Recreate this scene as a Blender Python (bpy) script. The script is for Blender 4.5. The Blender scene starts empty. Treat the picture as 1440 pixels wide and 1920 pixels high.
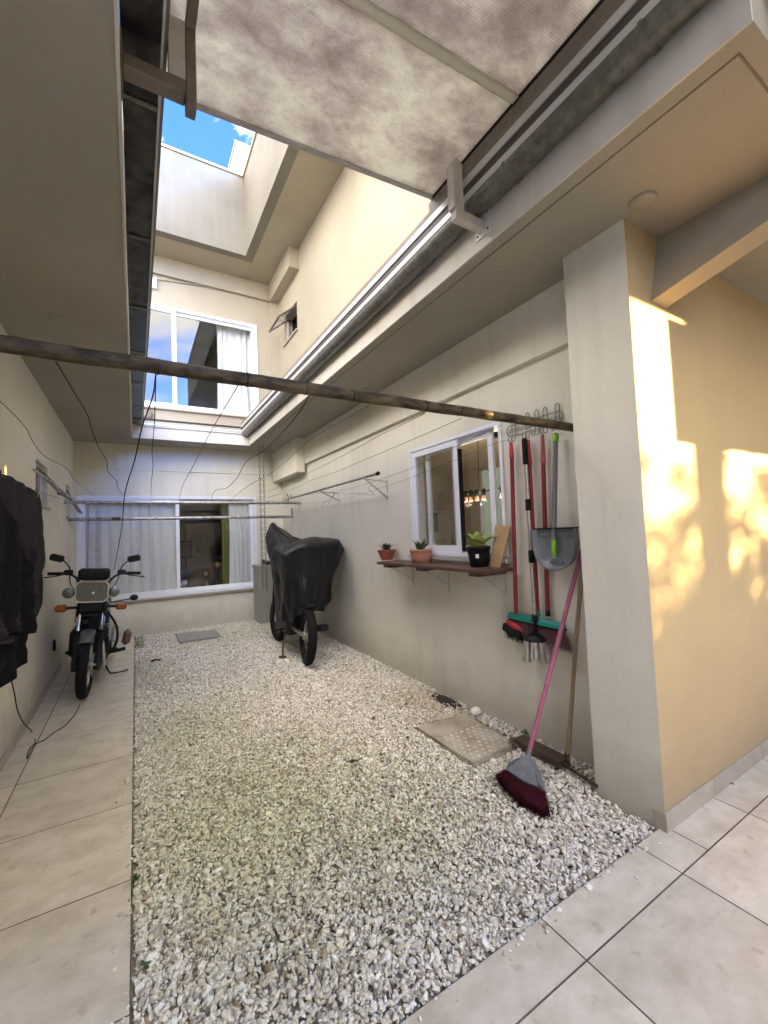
import bpy, math, random
import numpy as np
from mathutils import Vector, Matrix
random.seed(7); RNG = np.random.default_rng(7)
sc = bpy.context.scene
C = sc.collection
R = math.radians
# ------------------------------------------------------------------ camera, world, sun, exposure
F_PX = 786.089; YAW, PITCH, ROLL = R(30.7195), R(2.6993), R(-2.3088); CAM = Vector((0, 0, 1.5))
fwd = Vector((math.sin(YAW)*math.cos(PITCH), math.cos(YAW)*math.cos(PITCH), math.sin(PITCH)))
rt = Vector((math.cos(YAW), -math.sin(YAW), 0)); up = rt.cross(fwd)
r_ = math.cos(ROLL)*rt + math.sin(ROLL)*up; u_ = -math.sin(ROLL)*rt + math.cos(ROLL)*up
cam_d = bpy.data.cameras.new('camera'); cam = bpy.data.objects.new('camera', cam_d); C.objects.link(cam)
M = Matrix((r_, u_, -fwd)).transposed().to_4x4(); M.translation = CAM; cam.matrix_world = M
cam_d.sensor_fit = 'VERTICAL'; cam_d.sensor_height = 36; cam_d.lens = F_PX/1920*36
cam_d.clip_start = 0.02; cam_d.clip_end = 500
sc.camera = cam

SUN = Vector((0.72, -0.69, 0.14)).normalized()
CLOUD_LOC = (0.2114, 3.5601, -18.619); CLOUD_GAIN = 14.0; CLOUD_CAP = 0.12; RWX = 4.2; RWH = 2.1
world = bpy.data.worlds.new('World'); sc.world = world; world.use_nodes = True
wn = world.node_tree; bg = wn.nodes['Background']
sky = wn.nodes.new('ShaderNodeTexSky'); sky.sky_type = 'NISHITA'; sky.sun_disc = False
sky.sun_elevation = math.asin(SUN.z); sky.sun_rotation = math.atan2(SUN.x, SUN.y)
sky.air_density = 0.07; sky.dust_density = 4; sky.ozone_density = 7.0
# bright clouds added to carry most of the light, patch in view kept clear
_N = wn.nodes.new; _L = wn.links.new
_tc = _N('ShaderNodeTexCoord'); _mp = _N('ShaderNodeMapping'); _mp.inputs['Location'].default_value = CLOUD_LOC; _mp.inputs['Scale'].default_value = (1, 1, 2.2)
_L(_tc.outputs['Generated'], _mp.inputs[0]); _nz = _N('ShaderNodeTexNoise'); _nz.inputs['Scale'].default_value = 1.5; _nz.inputs['Detail'].default_value = 9; _nz.inputs['Roughness'].default_value = 0.6; _nz.inputs['Distortion'].default_value = 0.4
_L(_mp.outputs[0], _nz.inputs[0]); _mr = _N('ShaderNodeMapRange'); _mr.inputs[1].default_value = 0.40; _mr.inputs[2].default_value = 0.52; _mr.inputs[4].default_value = 1.0; _L(_nz.outputs[0], _mr.inputs[0])
_bw = _N('ShaderNodeRGBToBW'); _L(sky.outputs[0], _bw.inputs[0]); _cm = _N('ShaderNodeVectorMath'); _cm.operation = 'SCALE'; _cm.inputs[0].default_value = (1.0, 0.93, 0.84)
_g = _N('ShaderNodeMath'); _g.operation = 'MULTIPLY'; _g.inputs[1].default_value = CLOUD_GAIN; _cp = _N('ShaderNodeMath'); _cp.operation = 'MINIMUM'; _cp.inputs[1].default_value = CLOUD_CAP; _L(_bw.outputs[0], _cp.inputs[0]); _L(_cp.outputs[0], _g.inputs[0]); _L(_g.outputs[0], _cm.inputs['Scale'])
_mx = _N('ShaderNodeMix'); _mx.data_type = 'RGBA'; _L(_mr.outputs[0], _mx.inputs['Factor']); _L(sky.outputs[0], _mx.inputs['A']); _L(_cm.outputs[0], _mx.inputs['B'])
_L(_mx.outputs['Result'], bg.inputs[0]); bg.inputs[1].default_value = 0.15
sd = bpy.data.lights.new('sun', 'SUN'); sd.energy = 1.2; sd.angle = R(0.5); sd.color = (1.0, 0.64, 0.27)
so = bpy.data.objects.new('sun', sd); C.objects.link(so); so.rotation_euler = (-SUN).to_track_quat('-Z', 'Y').to_euler()
sc.view_settings.view_transform = 'Standard'; sc.view_settings.look = 'None'
sc.view_settings.exposure = 5.75; sc.view_settings.gamma = 1.0; sc.view_settings.use_curve_mapping = False
sc.cycles.max_bounces = 14; sc.cycles.diffuse_bounces = 8; sc.cycles.transparent_max_bounces = 16

# ------------------------------------------------------------------ helpers
def at(px, py, x=None, y=None, z=None):
    d = (px-720)/F_PX*r_ - (py-960)/F_PX*u_ + fwd
    if x is not None: t = x/d.x
    elif y is not None: t = y/d.y
    else: t = (z-CAM.z)/d.z
    return CAM + d*t
def path(pts, y0, y1):
    """hanging line followed from a start to an end distance (perspective-correct between them)"""
    ds = [(px-720)/F_PX*r_ - (py-960)/F_PX*u_ + fwd for px, py in pts]
    t0 = y0/ds[0].y; t1 = y1/ds[-1].y
    L = [0]
    for a, b in zip(pts, pts[1:]): L.append(L[-1] + math.hypot(a[0]-b[0], a[1]-b[1]))
    return [CAM + d/((1-l/L[-1])/t0 + (l/L[-1])/t1) for d, l in zip(ds, L)]
def spline(pts, n=6):
    pts = [Vector(p) for p in pts]
    if len(pts) < 3: return pts
    out = []
    P = [pts[0]*2-pts[1]] + pts + [pts[-1]*2-pts[-2]]
    for i in range(1, len(P)-2):
        for k in range(n):
            t = k/n; a, b, c, d = P[i-1], P[i], P[i+1], P[i+2]
            out.append(0.5*((2*b)+(c-a)*t+(2*a-5*b+4*c-d)*t*t+(3*b-a-3*c+d)*t**3))
    out.append(pts[-1]); return out
class MB:
    def __init__(s): s.v = []; s.f = []; s.sm = []
    def add(s, vs, fs, smooth=False):
        o = len(s.v); s.v += [tuple(v) for v in vs]
        for f in fs: s.f.append([i+o for i in f]); s.sm.append(smooth)
        return s
    def box(s, x0, x1, y0, y1, z0, z1, m=None, b=0.0):
        if b > 0:
            vs = []; fs = []
            # chamfered box: 24 verts
            xs, ys, zs = (x0, x1), (y0, y1), (z0, z1)
            idx = {}
            for i in (0, 1):
                for j in (0, 1):
                    for k in (0, 1):
                        sx, sy, sz = (1-2*i), (1-2*j), (1-2*k)
                        for ax in range(3):
                            p = [xs[i]+sx*b, ys[j]+sy*b, zs[k]+sz*b]
                            p[ax] = (xs[i], ys[j], zs[k])[ax]
                            idx[(i, j, k, ax)] = len(vs); vs.append(Vector(p))
            q = lambda *a: [idx[t] for t in a]
            for ax in range(3):
                for e in (0, 1):
                    c = []
                    for (m1, m2) in ((0, 0), (1, 0), (1, 1), (0, 1)):
                        t = [0, 0, 0]; t[ax] = e; t[(ax+1) % 3] = m1; t[(ax+2) % 3] = m2
                        c.append((*t, ax))
                    fs.append(q(*c) if e else q(*c[::-1]))
            for ax in range(3):  # edges along ax
                a1, a2 = (ax+1) % 3, (ax+2) % 3
                for m1 in (0, 1):
                    for m2 in (0, 1):
                        def T(e, w):
                            t = [0, 0, 0]; t[ax] = e; t[a1] = m1; t[a2] = m2; return (*t, w)
                        f = q(T(0, a1), T(1, a1), T(1, a2), T(0, a2))
                        fs.append(f if (m1 ^ m2) == 0 else f[::-1])
            for i in (0, 1):
                for j in (0, 1):
                    for k in (0, 1):
                        f = q((i, j, k, 0), (i, j, k, 1), (i, j, k, 2))
                        fs.append(f if (i+j+k) % 2 else f[::-1])
        else:
            vs = [Vector(p) for p in ((x0,y0,z0),(x1,y0,z0),(x1,y1,z0),(x0,y1,z0),(x0,y0,z1),(x1,y0,z1),(x1,y1,z1),(x0,y1,z1))]
            fs = [(0,3,2,1),(4,5,6,7),(0,1,5,4),(1,2,6,5),(2,3,7,6),(3,0,4,7)]
        if m is not None: vs = [m @ v for v in vs]
        return s.add(vs, fs)
    def tube(s, pts, r, n=8, cap=True, smooth=True):
        pts = [Vector(p) for p in pts]; rs = r if isinstance(r, (list, tuple)) else [r]*len(pts)
        t = (pts[1]-pts[0]).normalized(); a = Vector((0, 0, 1)) if abs(t.z) < 0.9 else Vector((1, 0, 0))
        nrm = t.cross(a).normalized(); vs = []
        for i, p in enumerate(pts):
            if i == 0: t = pts[1]-pts[0]
            elif i == len(pts)-1: t = pts[-1]-pts[-2]
            else: t = (pts[i+1]-pts[i]).normalized() + (pts[i]-pts[i-1]).normalized()
            if t.length < 1e-9: t = Vector((0, 0, 1))
            t.normalize(); nrm = (nrm - t*nrm.dot(t)).normalized(); bi = t.cross(nrm)
            for k in range(n):
                A = 2*math.pi*k/n; vs.append(p + (nrm*math.cos(A)+bi*math.sin(A))*rs[i])
        fs = []
        for i in range(len(pts)-1):
            for k in range(n):
                fs.append((i*n+k, i*n+(k+1) % n, (i+1)*n+(k+1) % n, (i+1)*n+k))
        s.add(vs, fs, smooth)
        if cap:
            s.add(vs[:n], [tuple(range(n))[::-1]]); s.add(vs[-n:], [tuple(range(n))])
        return s
    def lathe(s, prof, c=(0, 0, 0), n=20, m=None, smooth=True, ax='z'):
        vs = []; c = Vector(c)
        for r, h in prof:
            for k in range(n):
                A = 2*math.pi*k/n; x, y = r*math.cos(A), r*math.sin(A)
                v = Vector((x, y, h)) if ax == 'z' else (Vector((h, x, y)) if ax == 'x' else Vector((y, h, x)))
                vs.append((m @ v if m is not None else v) + c)
        fs = []
        for i in range(len(prof)-1):
            for k in range(n): fs.append((i*n+k, i*n+(k+1) % n, (i+1)*n+(k+1) % n, (i+1)*n+k))
        return s.add(vs, fs, smooth)
    def prism(s, poly, d, m=None, smooth=False):
        """closed polygon of 3D points extruded by vector d"""
        d = Vector(d); n = len(poly); a = [Vector(p) for p in poly]; b = [p+d for p in a]
        vs = a+b
        if m is not None: vs = [m @ v for v in vs]
        return s.add(vs, [tuple(range(n))[::-1], tuple(range(n, 2*n))] + [(i, (i+1) % n, n+(i+1) % n, n+i) for i in range(n)])
    def ball(s, c, r, n=12, m=None, sq=(1, 1, 1)):
        prof = [(max(1e-4, math.sin(math.pi*i/(n//2+2)))*r, -math.cos(math.pi*i/(n//2+2))*r) for i in range(n//2+3)]
        mm = Matrix.Diagonal(Vector(sq)); mm = (m.to_3x3() @ mm) if m is not None else mm
        return s.lathe(prof, c, n, mm)
    def build(s, name, mat, parent=None, loc=None, flip=False):
        me = bpy.data.meshes.new(name); me.from_pydata(s.v, [], s.f); me.update()
        me.polygons.foreach_set('use_smooth', s.sm)
        if mat is not None: me.materials.append(mat)
        o = bpy.data.objects.new(name, me); C.objects.link(o)
        if parent is not None: o.parent = parent
        if loc is not None: o.location = loc
        return o
def tag(o, label=None, cat=None, group=None, kind=None):
    if label: o['label'] = label
    if cat: o['category'] = cat
    if group: o['group'] = group
    if kind: o['kind'] = kind
    return o
def thing(name, label, cat, loc=(0, 0, 0), rz=0, group=None):
    o = bpy.data.objects.new(name, None); C.objects.link(o); o.empty_display_size = 0.1
    o.location = loc; o.rotation_euler = (0, 0, rz)
    return tag(o, label, cat, group)
def inst(src, loc, rot=(0, 0, 0), parent=None, scale=None):
    o = src.copy(); C.objects.link(o); o.parent = parent if parent is not None else src.parent
    o.location = loc; o.rotation_euler = rot
    if scale: o.scale = scale
    return o

# ------------------------------------------------------------------ materials
def mat(name, col, rough=0.6, metal=0.0, var=0.0, vscale=4.0, col2=None, bump=0.0, bscale=60.0, spec=0.5, stretch=(1, 1, 1), thr=None, clear=0.0, detail=6, sheen=0):
    m = bpy.data.materials.new(name); m.use_nodes = True; nt = m.node_tree; b = nt.nodes['Principled BSDF']
    b.inputs['Base Color'].default_value = (*col, 1); b.inputs['Roughness'].default_value = rough
    b.inputs['Metallic'].default_value = metal; b.inputs['Specular IOR Level'].default_value = spec
    if clear: b.inputs['Coat Weight'].default_value = clear
    if sheen: b.inputs['Sheen Weight'].default_value = sheen
    N = nt.nodes.new; L = nt.links.new
    tc = N('ShaderNodeTexCoord'); mp = N('ShaderNodeMapping'); mp.inputs['Scale'].default_value = stretch
    L(tc.outputs['Object'], mp.inputs[0])
    if var > 0 or col2 is not None:
        n1 = N('ShaderNodeTexNoise'); n1.inputs['Scale'].default_value = vscale; n1.inputs['Detail'].default_value = detail; n1.inputs['Roughness'].default_value = 0.62
        L(mp.outputs[0], n1.inputs[0])
        cr = N('ShaderNodeValToRGB'); lo, hi = thr or (0.3, 0.7)
        cr.color_ramp.elements[0].position = lo; cr.color_ramp.elements[1].position = hi
        c2 = col2 or tuple(c*(1-var) for c in col)
        cr.color_ramp.elements[0].color = (*c2, 1); cr.color_ramp.elements[1].color = (*col, 1)
        L(n1.outputs[0], cr.inputs[0]); L(cr.outputs[0], b.inputs['Base Color'])
    if bump > 0:
        n2 = N('ShaderNodeTexNoise'); n2.inputs['Scale'].default_value = bscale; n2.inputs['Detail'].default_value = 5
        L(mp.outputs[0], n2.inputs[0])
        bp = N('ShaderNodeBump'); bp.inputs['Strength'].default_value = bump; bp.inputs['Distance'].default_value = 0.01
        L(n2.outputs[0], bp.inputs['Height']); L(bp.outputs[0], b.inputs['Normal'])
    return m
def wall_mat(name, col, dirt=0.12, stain=(0.30, 0.25, 0.17), base_z=None, rough=0.75, streaks=0.0):
    m = mat(name, col, rough, bump=0.16, bscale=200, spec=0.3); nt = m.node_tree; b = nt.nodes['Principled BSDF']; N = nt.nodes.new; L = nt.links.new
    tc = [n for n in nt.nodes if n.type == 'TEX_COORD'][0]
    wb = N('ShaderNodeBump'); wb.inputs['Strength'].default_value = 0.22; wb.inputs['Distance'].default_value = 0.02; wz = N('ShaderNodeTexNoise'); wz.inputs['Scale'].default_value = 7; wz.inputs['Detail'].default_value = 4
    L(tc.outputs['Object'], wz.inputs[0]); L(wz.outputs[0], wb.inputs['Height']); fb = [n for n in nt.nodes if n.type == 'BUMP' and n is not wb and n.name != wb.name][0]; L(wb.outputs[0], fb.inputs['Normal'])
    big = N('ShaderNodeTexNoise'); big.inputs['Scale'].default_value = 0.9; big.inputs['Detail'].default_value = 8; L(tc.outputs['Object'], big.inputs[0])
    fine = N('ShaderNodeTexNoise'); fine.inputs['Scale'].default_value = 45; fine.inputs['Detail'].default_value = 4; L(tc.outputs['Object'], fine.inputs[0])
    mx = N('ShaderNodeMix'); mx.data_type = 'RGBA'; mx.inputs['A'].default_value = (*col, 1); mx.inputs['B'].default_value = (*[c*(1-dirt*1.4) for c in col], 1)
    rp = N('ShaderNodeMapRange'); rp.inputs[1].default_value = 0.4; rp.inputs[2].default_value = 0.75; L(big.outputs[0], rp.inputs[0]); L(rp.outputs[0], mx.inputs['Factor'])
    mx2 = N('ShaderNodeMix'); mx2.data_type = 'RGBA'; mx2.blend_type = 'MULTIPLY'; mx2.inputs['Factor'].default_value = 0.10
    L(mx.outputs['Result'], mx2.inputs['A']); L(fine.outputs[0], mx2.inputs['B']); out = mx2.outputs['Result']
    if base_z is not None:   # splash dirt near the ground, broken up
        sp = N('ShaderNodeSeparateXYZ'); L(tc.outputs['Object'], sp.inputs[0])
        n3 = N('ShaderNodeTexNoise'); n3.inputs['Scale'].default_value = 6; n3.inputs['Detail'].default_value = 8; L(tc.outputs['Object'], n3.inputs[0])
        ad = N('ShaderNodeMath'); ad.operation = 'MULTIPLY_ADD'; L(n3.outputs[0], ad.inputs[0]); ad.inputs[1].default_value = -0.30; L(sp.outputs[2], ad.inputs[2])
        r3 = N('ShaderNodeMapRange'); r3.inputs[1].default_value = base_z-0.16; r3.inputs[2].default_value = base_z+0.16; r3.inputs[3].default_value = 0.45; r3.inputs[4].default_value = 0
        L(ad.outputs[0], r3.inputs[0])
        m3 = N('ShaderNodeMix'); m3.data_type = 'RGBA'; m3.inputs['B'].default_value = (*stain, 1); L(out, m3.inputs['A']); L(r3.outputs[0], m3.inputs['Factor']); out = m3.outputs['Result']
    if streaks > 0:
        mp = N('ShaderNodeMapping'); mp.inputs['Scale'].default_value = (7, 7, 0.5); L(tc.outputs['Object'], mp.inputs[0])
        n4 = N('ShaderNodeTexNoise'); n4.inputs['Scale'].default_value = 1.4; n4.inputs['Detail'].default_value = 6; L(mp.outputs[0], n4.inputs[0])
        r4 = N('ShaderNodeMapRange'); r4.inputs[1].default_value = 0.5; r4.inputs[2].default_value = 0.8; r4.inputs[4].default_value = streaks; L(n4.outputs[0], r4.inputs[0])
        m4 = N('ShaderNodeMix'); m4.data_type = 'RGBA'; m4.inputs['B'].default_value = (0.22, 0.2, 0.17, 1); L(out, m4.inputs['A']); L(r4.outputs[0], m4.inputs['Factor']); out = m4.outputs['Result']
    L(out, b.inputs['Base Color'])
    return m
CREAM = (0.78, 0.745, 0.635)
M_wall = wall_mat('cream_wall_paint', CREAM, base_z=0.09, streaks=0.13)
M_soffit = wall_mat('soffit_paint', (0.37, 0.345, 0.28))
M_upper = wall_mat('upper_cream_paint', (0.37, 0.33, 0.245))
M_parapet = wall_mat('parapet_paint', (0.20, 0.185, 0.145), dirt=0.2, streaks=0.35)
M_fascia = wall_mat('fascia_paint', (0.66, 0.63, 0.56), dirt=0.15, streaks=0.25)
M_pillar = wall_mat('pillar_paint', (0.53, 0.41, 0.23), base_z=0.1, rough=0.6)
def tile_mat(name, col):
    m = mat(name, col, 0.38, bump=0.05, bscale=90, spec=0.4); nt = m.node_tree; b = nt.nodes['Principled BSDF']; N = nt.nodes.new; L = nt.links.new
    g = N('ShaderNodeNewGeometry'); n1 = N('ShaderNodeTexNoise'); n1.inputs['Scale'].default_value = 5; n1.inputs['Detail'].default_value = 9; n1.inputs['Roughness'].default_value = 0.65
    mp = N('ShaderNodeMapping'); mp.inputs['Scale'].default_value = (1, 1.35, 1); mp.inputs['Rotation'].default_value = (0, 0, 0.5)
    L(g.outputs['Position'], mp.inputs[0]); L(mp.outputs[0], n1.inputs[0])
    oi = N('ShaderNodeObjectInfo')
    cr = N('ShaderNodeValToRGB'); e = cr.color_ramp.elements; e[0].position = 0.33; e[0].color = (col[0]*.74, col[1]*.72, col[2]*.66, 1); e[1].position = 0.6; e[1].color = (*col, 1)
    L(n1.outputs[0], cr.inputs[0])
    n2 = N('ShaderNodeTexNoise'); n2.inputs['Scale'].default_value = 14; n2.inputs['Detail'].default_value = 6; L(g.outputs['Position'], n2.inputs[0])
    c3 = N('ShaderNodeValToRGB'); e = c3.color_ramp.elements; e[0].position = 0.62; e[0].color = (1, 1, 1, 1); e[1].position = 0.74; e[1].color = (0.60, 0.54, 0.45, 1); L(n2.outputs[0], c3.inputs[0])
    mx = N('ShaderNodeMix'); mx.data_type = 'RGBA'; mx.blend_type = 'MULTIPLY'; mx.inputs['Factor'].default_value = 0.6; L(cr.outputs[0], mx.inputs['A']); L(c3.outputs[0], mx.inputs['B'])
    hv = N('ShaderNodeHueSaturation'); mr = N('ShaderNodeMapRange'); mr.inputs[3].default_value = 0.93; mr.inputs[4].default_value = 1.05; L(oi.outputs['Random'], mr.inputs[0]); L(mr.outputs[0], hv.inputs['Value'])
    L(mx.outputs['Result'], hv.inputs['Color']); L(hv.outputs[0], b.inputs['Base Color'])
    r = N('ShaderNodeMapRange'); r.inputs[3].default_value = 0.32; r.inputs[4].default_value = 0.55; L(n1.outputs[0], r.inputs[0]); L(r.outputs[0], b.inputs['Roughness'])
    return m
M_tile = tile_mat('floor_tile', (0.64, 0.58, 0.465))
M_skirt = tile_mat('skirting_tile', (0.44, 0.40, 0.33))
M_grout = mat('grout', (0.15, 0.12, 0.09), 0.9, var=0.6, vscale=9)
M_soil = mat('soil', (0.36, 0.32, 0.26), 0.95, var=0.5, vscale=12, bump=0.4, bscale=60)
M_ground = mat('outside_ground', (0.42, 0.38, 0.31), 0.8, var=0.3, vscale=2)
M_alu = mat('white_aluminium', (0.78, 0.80, 0.86), 0.35, spec=0.5, var=0.06, vscale=9)
M_alu2 = mat('greyed_aluminium', (0.50, 0.48, 0.47), 0.45, var=0.2, vscale=14)
M_mill = mat('bare_aluminium', (0.72, 0.72, 0.72), 0.22, metal=0.9, var=0.35, vscale=20, thr=(0.35, 0.6))
M_galv = mat('galvanised_steel', (0.20, 0.20, 0.175), 0.4, metal=0.5, col2=(0.12, 0.115, 0.10), vscale=24, thr=(0.35, 0.62), bump=0.1, bscale=80)
M_galvd = mat('shaded_galvanised_gutter', (0.10, 0.105, 0.10), 0.25, metal=0.7, col2=(0.03, 0.03, 0.028), vscale=11, thr=(0.4, 0.65))  # darker copy of the galvanised steel, the gutter's shade put into its colour
M_brownp = mat('brown_profile', (0.20, 0.165, 0.13), 0.5, var=0.3, vscale=18)
M_lip = mat('sky_pale_aluminium', (0.52, 0.53, 0.52), 0.3, metal=0.15, col2=(0.5, 0.5, 0.5), vscale=45, thr=(0.25, 0.36))  # pale diffuse colour stands in for sky reflected along the rails
M_brownd = mat('dark_brown_profile', (0.055, 0.045, 0.042), 0.5)
M_bracket = mat('greige_painted_steel', (0.56, 0.52, 0.47), 0.5, var=0.25, vscale=16, bump=0.05)
M_rubber = mat('black_rubber', (0.009, 0.009, 0.009), 0.8, spec=0.25, bump=0.2, bscale=120)
M_black = mat('black_plastic', (0.009, 0.009, 0.01), 0.45, spec=0.3, var=0.3, vscale=20)
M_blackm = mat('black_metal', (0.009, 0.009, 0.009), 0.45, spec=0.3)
M_chrome = mat('chrome', (0.75, 0.74, 0.72), 0.14, metal=1.0, var=0.35, vscale=30)
M_steel = mat('brushed_steel', (0.62, 0.58, 0.53), 0.3, metal=0.9, var=0.3, vscale=25)
M_engine = mat('engine_casting', (0.03, 0.03, 0.03), 0.5, metal=0.5, var=0.4, vscale=15)
M_wire = mat('dark_wire', (0.014, 0.012, 0.011), 0.7, spec=0.2)
M_wirel = mat('pale_wire', (0.14, 0.125, 0.105), 0.6)
M_galvp = mat('galvanised_pipe', (0.45, 0.44, 0.42), 0.38, metal=0.55, col2=(0.20, 0.19, 0.17), vscale=18, thr=(0.35, 0.6))
M_pole = mat('weathered_pole', (0.12, 0.085, 0.04), 0.55, metal=0.0, spec=0.35, col2=(0.018, 0.012, 0.006), vscale=30, thr=(0.40, 0.64), bump=0.5, bscale=45, stretch=(0.35, 1, 1))
M_wood = mat('stained_wood', (0.115, 0.062, 0.045), 0.5, var=0.55, vscale=7, stretch=(9, 0.8, 9), bump=0.15)
M_board = mat('cutting_board_wood', (0.50, 0.33, 0.17), 0.5, var=0.35, vscale=6, stretch=(8, 8, 0.7), bump=0.05)
M_stick = mat('bare_wood_stick', (0.36, 0.26, 0.15), 0.6, var=0.35, vscale=9, stretch=(4, 4, 0.6))
M_terra = mat('terracotta', (0.34, 0.10, 0.055), 0.6, var=0.25, vscale=12)
M_terrap = mat('pale_terracotta', (0.58, 0.27, 0.18), 0.6, var=0.2, vscale=12)
M_leafd = mat('dark_leaf', (0.035, 0.06, 0.025), 0.4, var=0.5, vscale=30)
M_leafg = mat('green_leaf', (0.10, 0.17, 0.05), 0.45, col2=(0.04, 0.09, 0.03), vscale=30)
M_leafy = mat('yellow_green_leaf', (0.34, 0.38, 0.09), 0.4, col2=(0.10, 0.17, 0.04), vscale=22, thr=(0.35, 0.55))
M_red = mat('red_coated_handle', (0.21, 0.012, 0.017), 0.35, col2=(0.40, 0.12, 0.11), vscale=30, thr=(0.24, 0.3))
M_redp = mat('red_plastic', (0.45, 0.02, 0.035), 0.3)
M_teal = mat('teal_plastic', (0.012, 0.26, 0.20), 0.35, var=0.2)
M_green = mat('lime_plastic', (0.19, 0.46, 0.02), 0.35)
M_greyp = mat('grey_plastic', (0.15, 0.165, 0.185), 0.35, var=0.2, vscale=14, col2=(0.26, 0.28, 0.3), thr=(0.25, 0.45))
M_hgrey = mat('grey_handle', (0.17, 0.175, 0.19), 0.4, var=0.15, vscale=20)
M_pink = mat('pink_coated_handle', (0.40, 0.12, 0.21), 0.4, col2=(0.5, 0.3, 0.33), vscale=16, thr=(0.28, 0.42))
M_maroon = mat('maroon_bristles', (0.12, 0.018, 0.032), 0.7, var=0.75, vscale=160, spec=0.2)
M_mauve = mat('faded_bristles', (0.16, 0.06, 0.07), 0.7, var=0.5, vscale=60)
M_mop = mat('mop_cotton', (0.50, 0.45, 0.40), 0.9, var=0.35, vscale=40)
M_orange = mat('amber_lens', (0.34, 0.08, 0.010), 0.2, var=0.2, vscale=30)
M_lens = mat('clear_ribbed_lens', (0.20, 0.20, 0.18), 0.10, metal=0.6, var=0.3, vscale=25, bump=0.25, bscale=90)
M_blue = mat('blue_body_paint', (0.03, 0.07, 0.15), 0.25, clear=0.6)
M_pale = mat('pale_body_paint', (0.50, 0.58, 0.62), 0.25, clear=0.5)
M_silver = mat('silver_fender', (0.11, 0.12, 0.115), 0.35, metal=0.3)
M_leather = mat('brown_scuffed_leather', (0.17, 0.09, 0.06), 0.6, var=0.4)
M_rust = mat('rusty_iron', (0.10, 0.05, 0.03), 0.7, var=0.5, vscale=30)
M_concrete = mat('worn_concrete', (0.44, 0.40, 0.33), 0.45, col2=(0.30, 0.25, 0.18), vscale=5, thr=(0.38, 0.6), bump=0.1)
M_greycov = mat('grey_painted_metal', (0.27, 0.265, 0.25), 0.5, var=0.15, vscale=8)
M_cab = mat('grey_green_cabinet', (0.36, 0.36, 0.31), 0.55, var=0.12, vscale=5)
M_granite = mat('granite_sill', (0.42, 0.38, 0.34), 0.4, var=0.45, vscale=150)
M_robe = mat('plum_cloth', (0.042, 0.035, 0.043), 0.95, var=0.4, vscale=25, spec=0.15, bump=0.3, bscale=180)
M_robe2 = mat('black_cloth', (0.008, 0.007, 0.008), 0.95, spec=0.15, var=0.4, vscale=25, bump=0.3, bscale=160)
M_stone = mat('white_stone', (0.82, 0.78, 0.68), 0.6, var=0.1, bump=0.1)
M_deadleaf = mat('dead_leaf', (0.06, 0.03, 0.022), 0.8, var=0.5, vscale=60)
M_hedge = mat('hedge_leaf', (0.06, 0.09, 0.03), 0.6, var=0.5, vscale=3)
M_bark = mat('bark', (0.12, 0.09, 0.06), 0.9, var=0.4)
M_white = mat('white_plastic', (0.72, 0.74, 0.75), 0.4)
M_int = wall_mat('interior_paint', (0.55, 0.49, 0.40))
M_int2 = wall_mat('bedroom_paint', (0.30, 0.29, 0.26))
M_intc = wall_mat('interior_ceiling', (0.62, 0.52, 0.38))
M_skin = mat('skin', (0.38, 0.22, 0.15), 0.55)
M_brownrobe = mat('brown_robe', (0.075, 0.045, 0.035), 0.9, var=0.35, vscale=20)
M_hair = mat('black_hair', (0.012, 0.01, 0.01), 0.5)
M_purple = mat('purple_white_fabric', (0.5, 0.45, 0.55), 0.8, col2=(0.18, 0.09, 0.25), vscale=20, thr=(0.45, 0.52))
M_navy = mat('navy_fabric', (0.03, 0.03, 0.12), 0.9)
M_olive = mat('olive_curtain', (0.16, 0.16, 0.04), 0.9)
def cover_mat():
    m = mat('black_waterproof_cloth', (0.009, 0.009, 0.011), 0.44, spec=0.4, bump=0.8, bscale=13, stretch=(1.1, 1.1, 0.9), var=0.3, vscale=9)
    return m
M_cover = cover_mat()
def curtain_mat():
    m = mat('pale_curtain', (0.85, 0.85, 0.86), 0.9, var=0.1, vscale=12)
    nt = m.node_tree; b = nt.nodes['Principled BSDF']; out = nt.nodes['Material Output']
    tr = nt.nodes.new('ShaderNodeBsdfTranslucent'); tr.inputs[0].default_value = (0.6, 0.62, 0.64, 1)
    mx = nt.nodes.new('ShaderNodeMixShader'); mx.inputs[0].default_value = 0.12
    nt.links.new(b.outputs[0], mx.inputs[1]); nt.links.new(tr.outputs[0], mx.inputs[2]); nt.links.new(mx.outputs[0], out.inputs[0])
    return m
M_curtain = curtain_mat()
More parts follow.
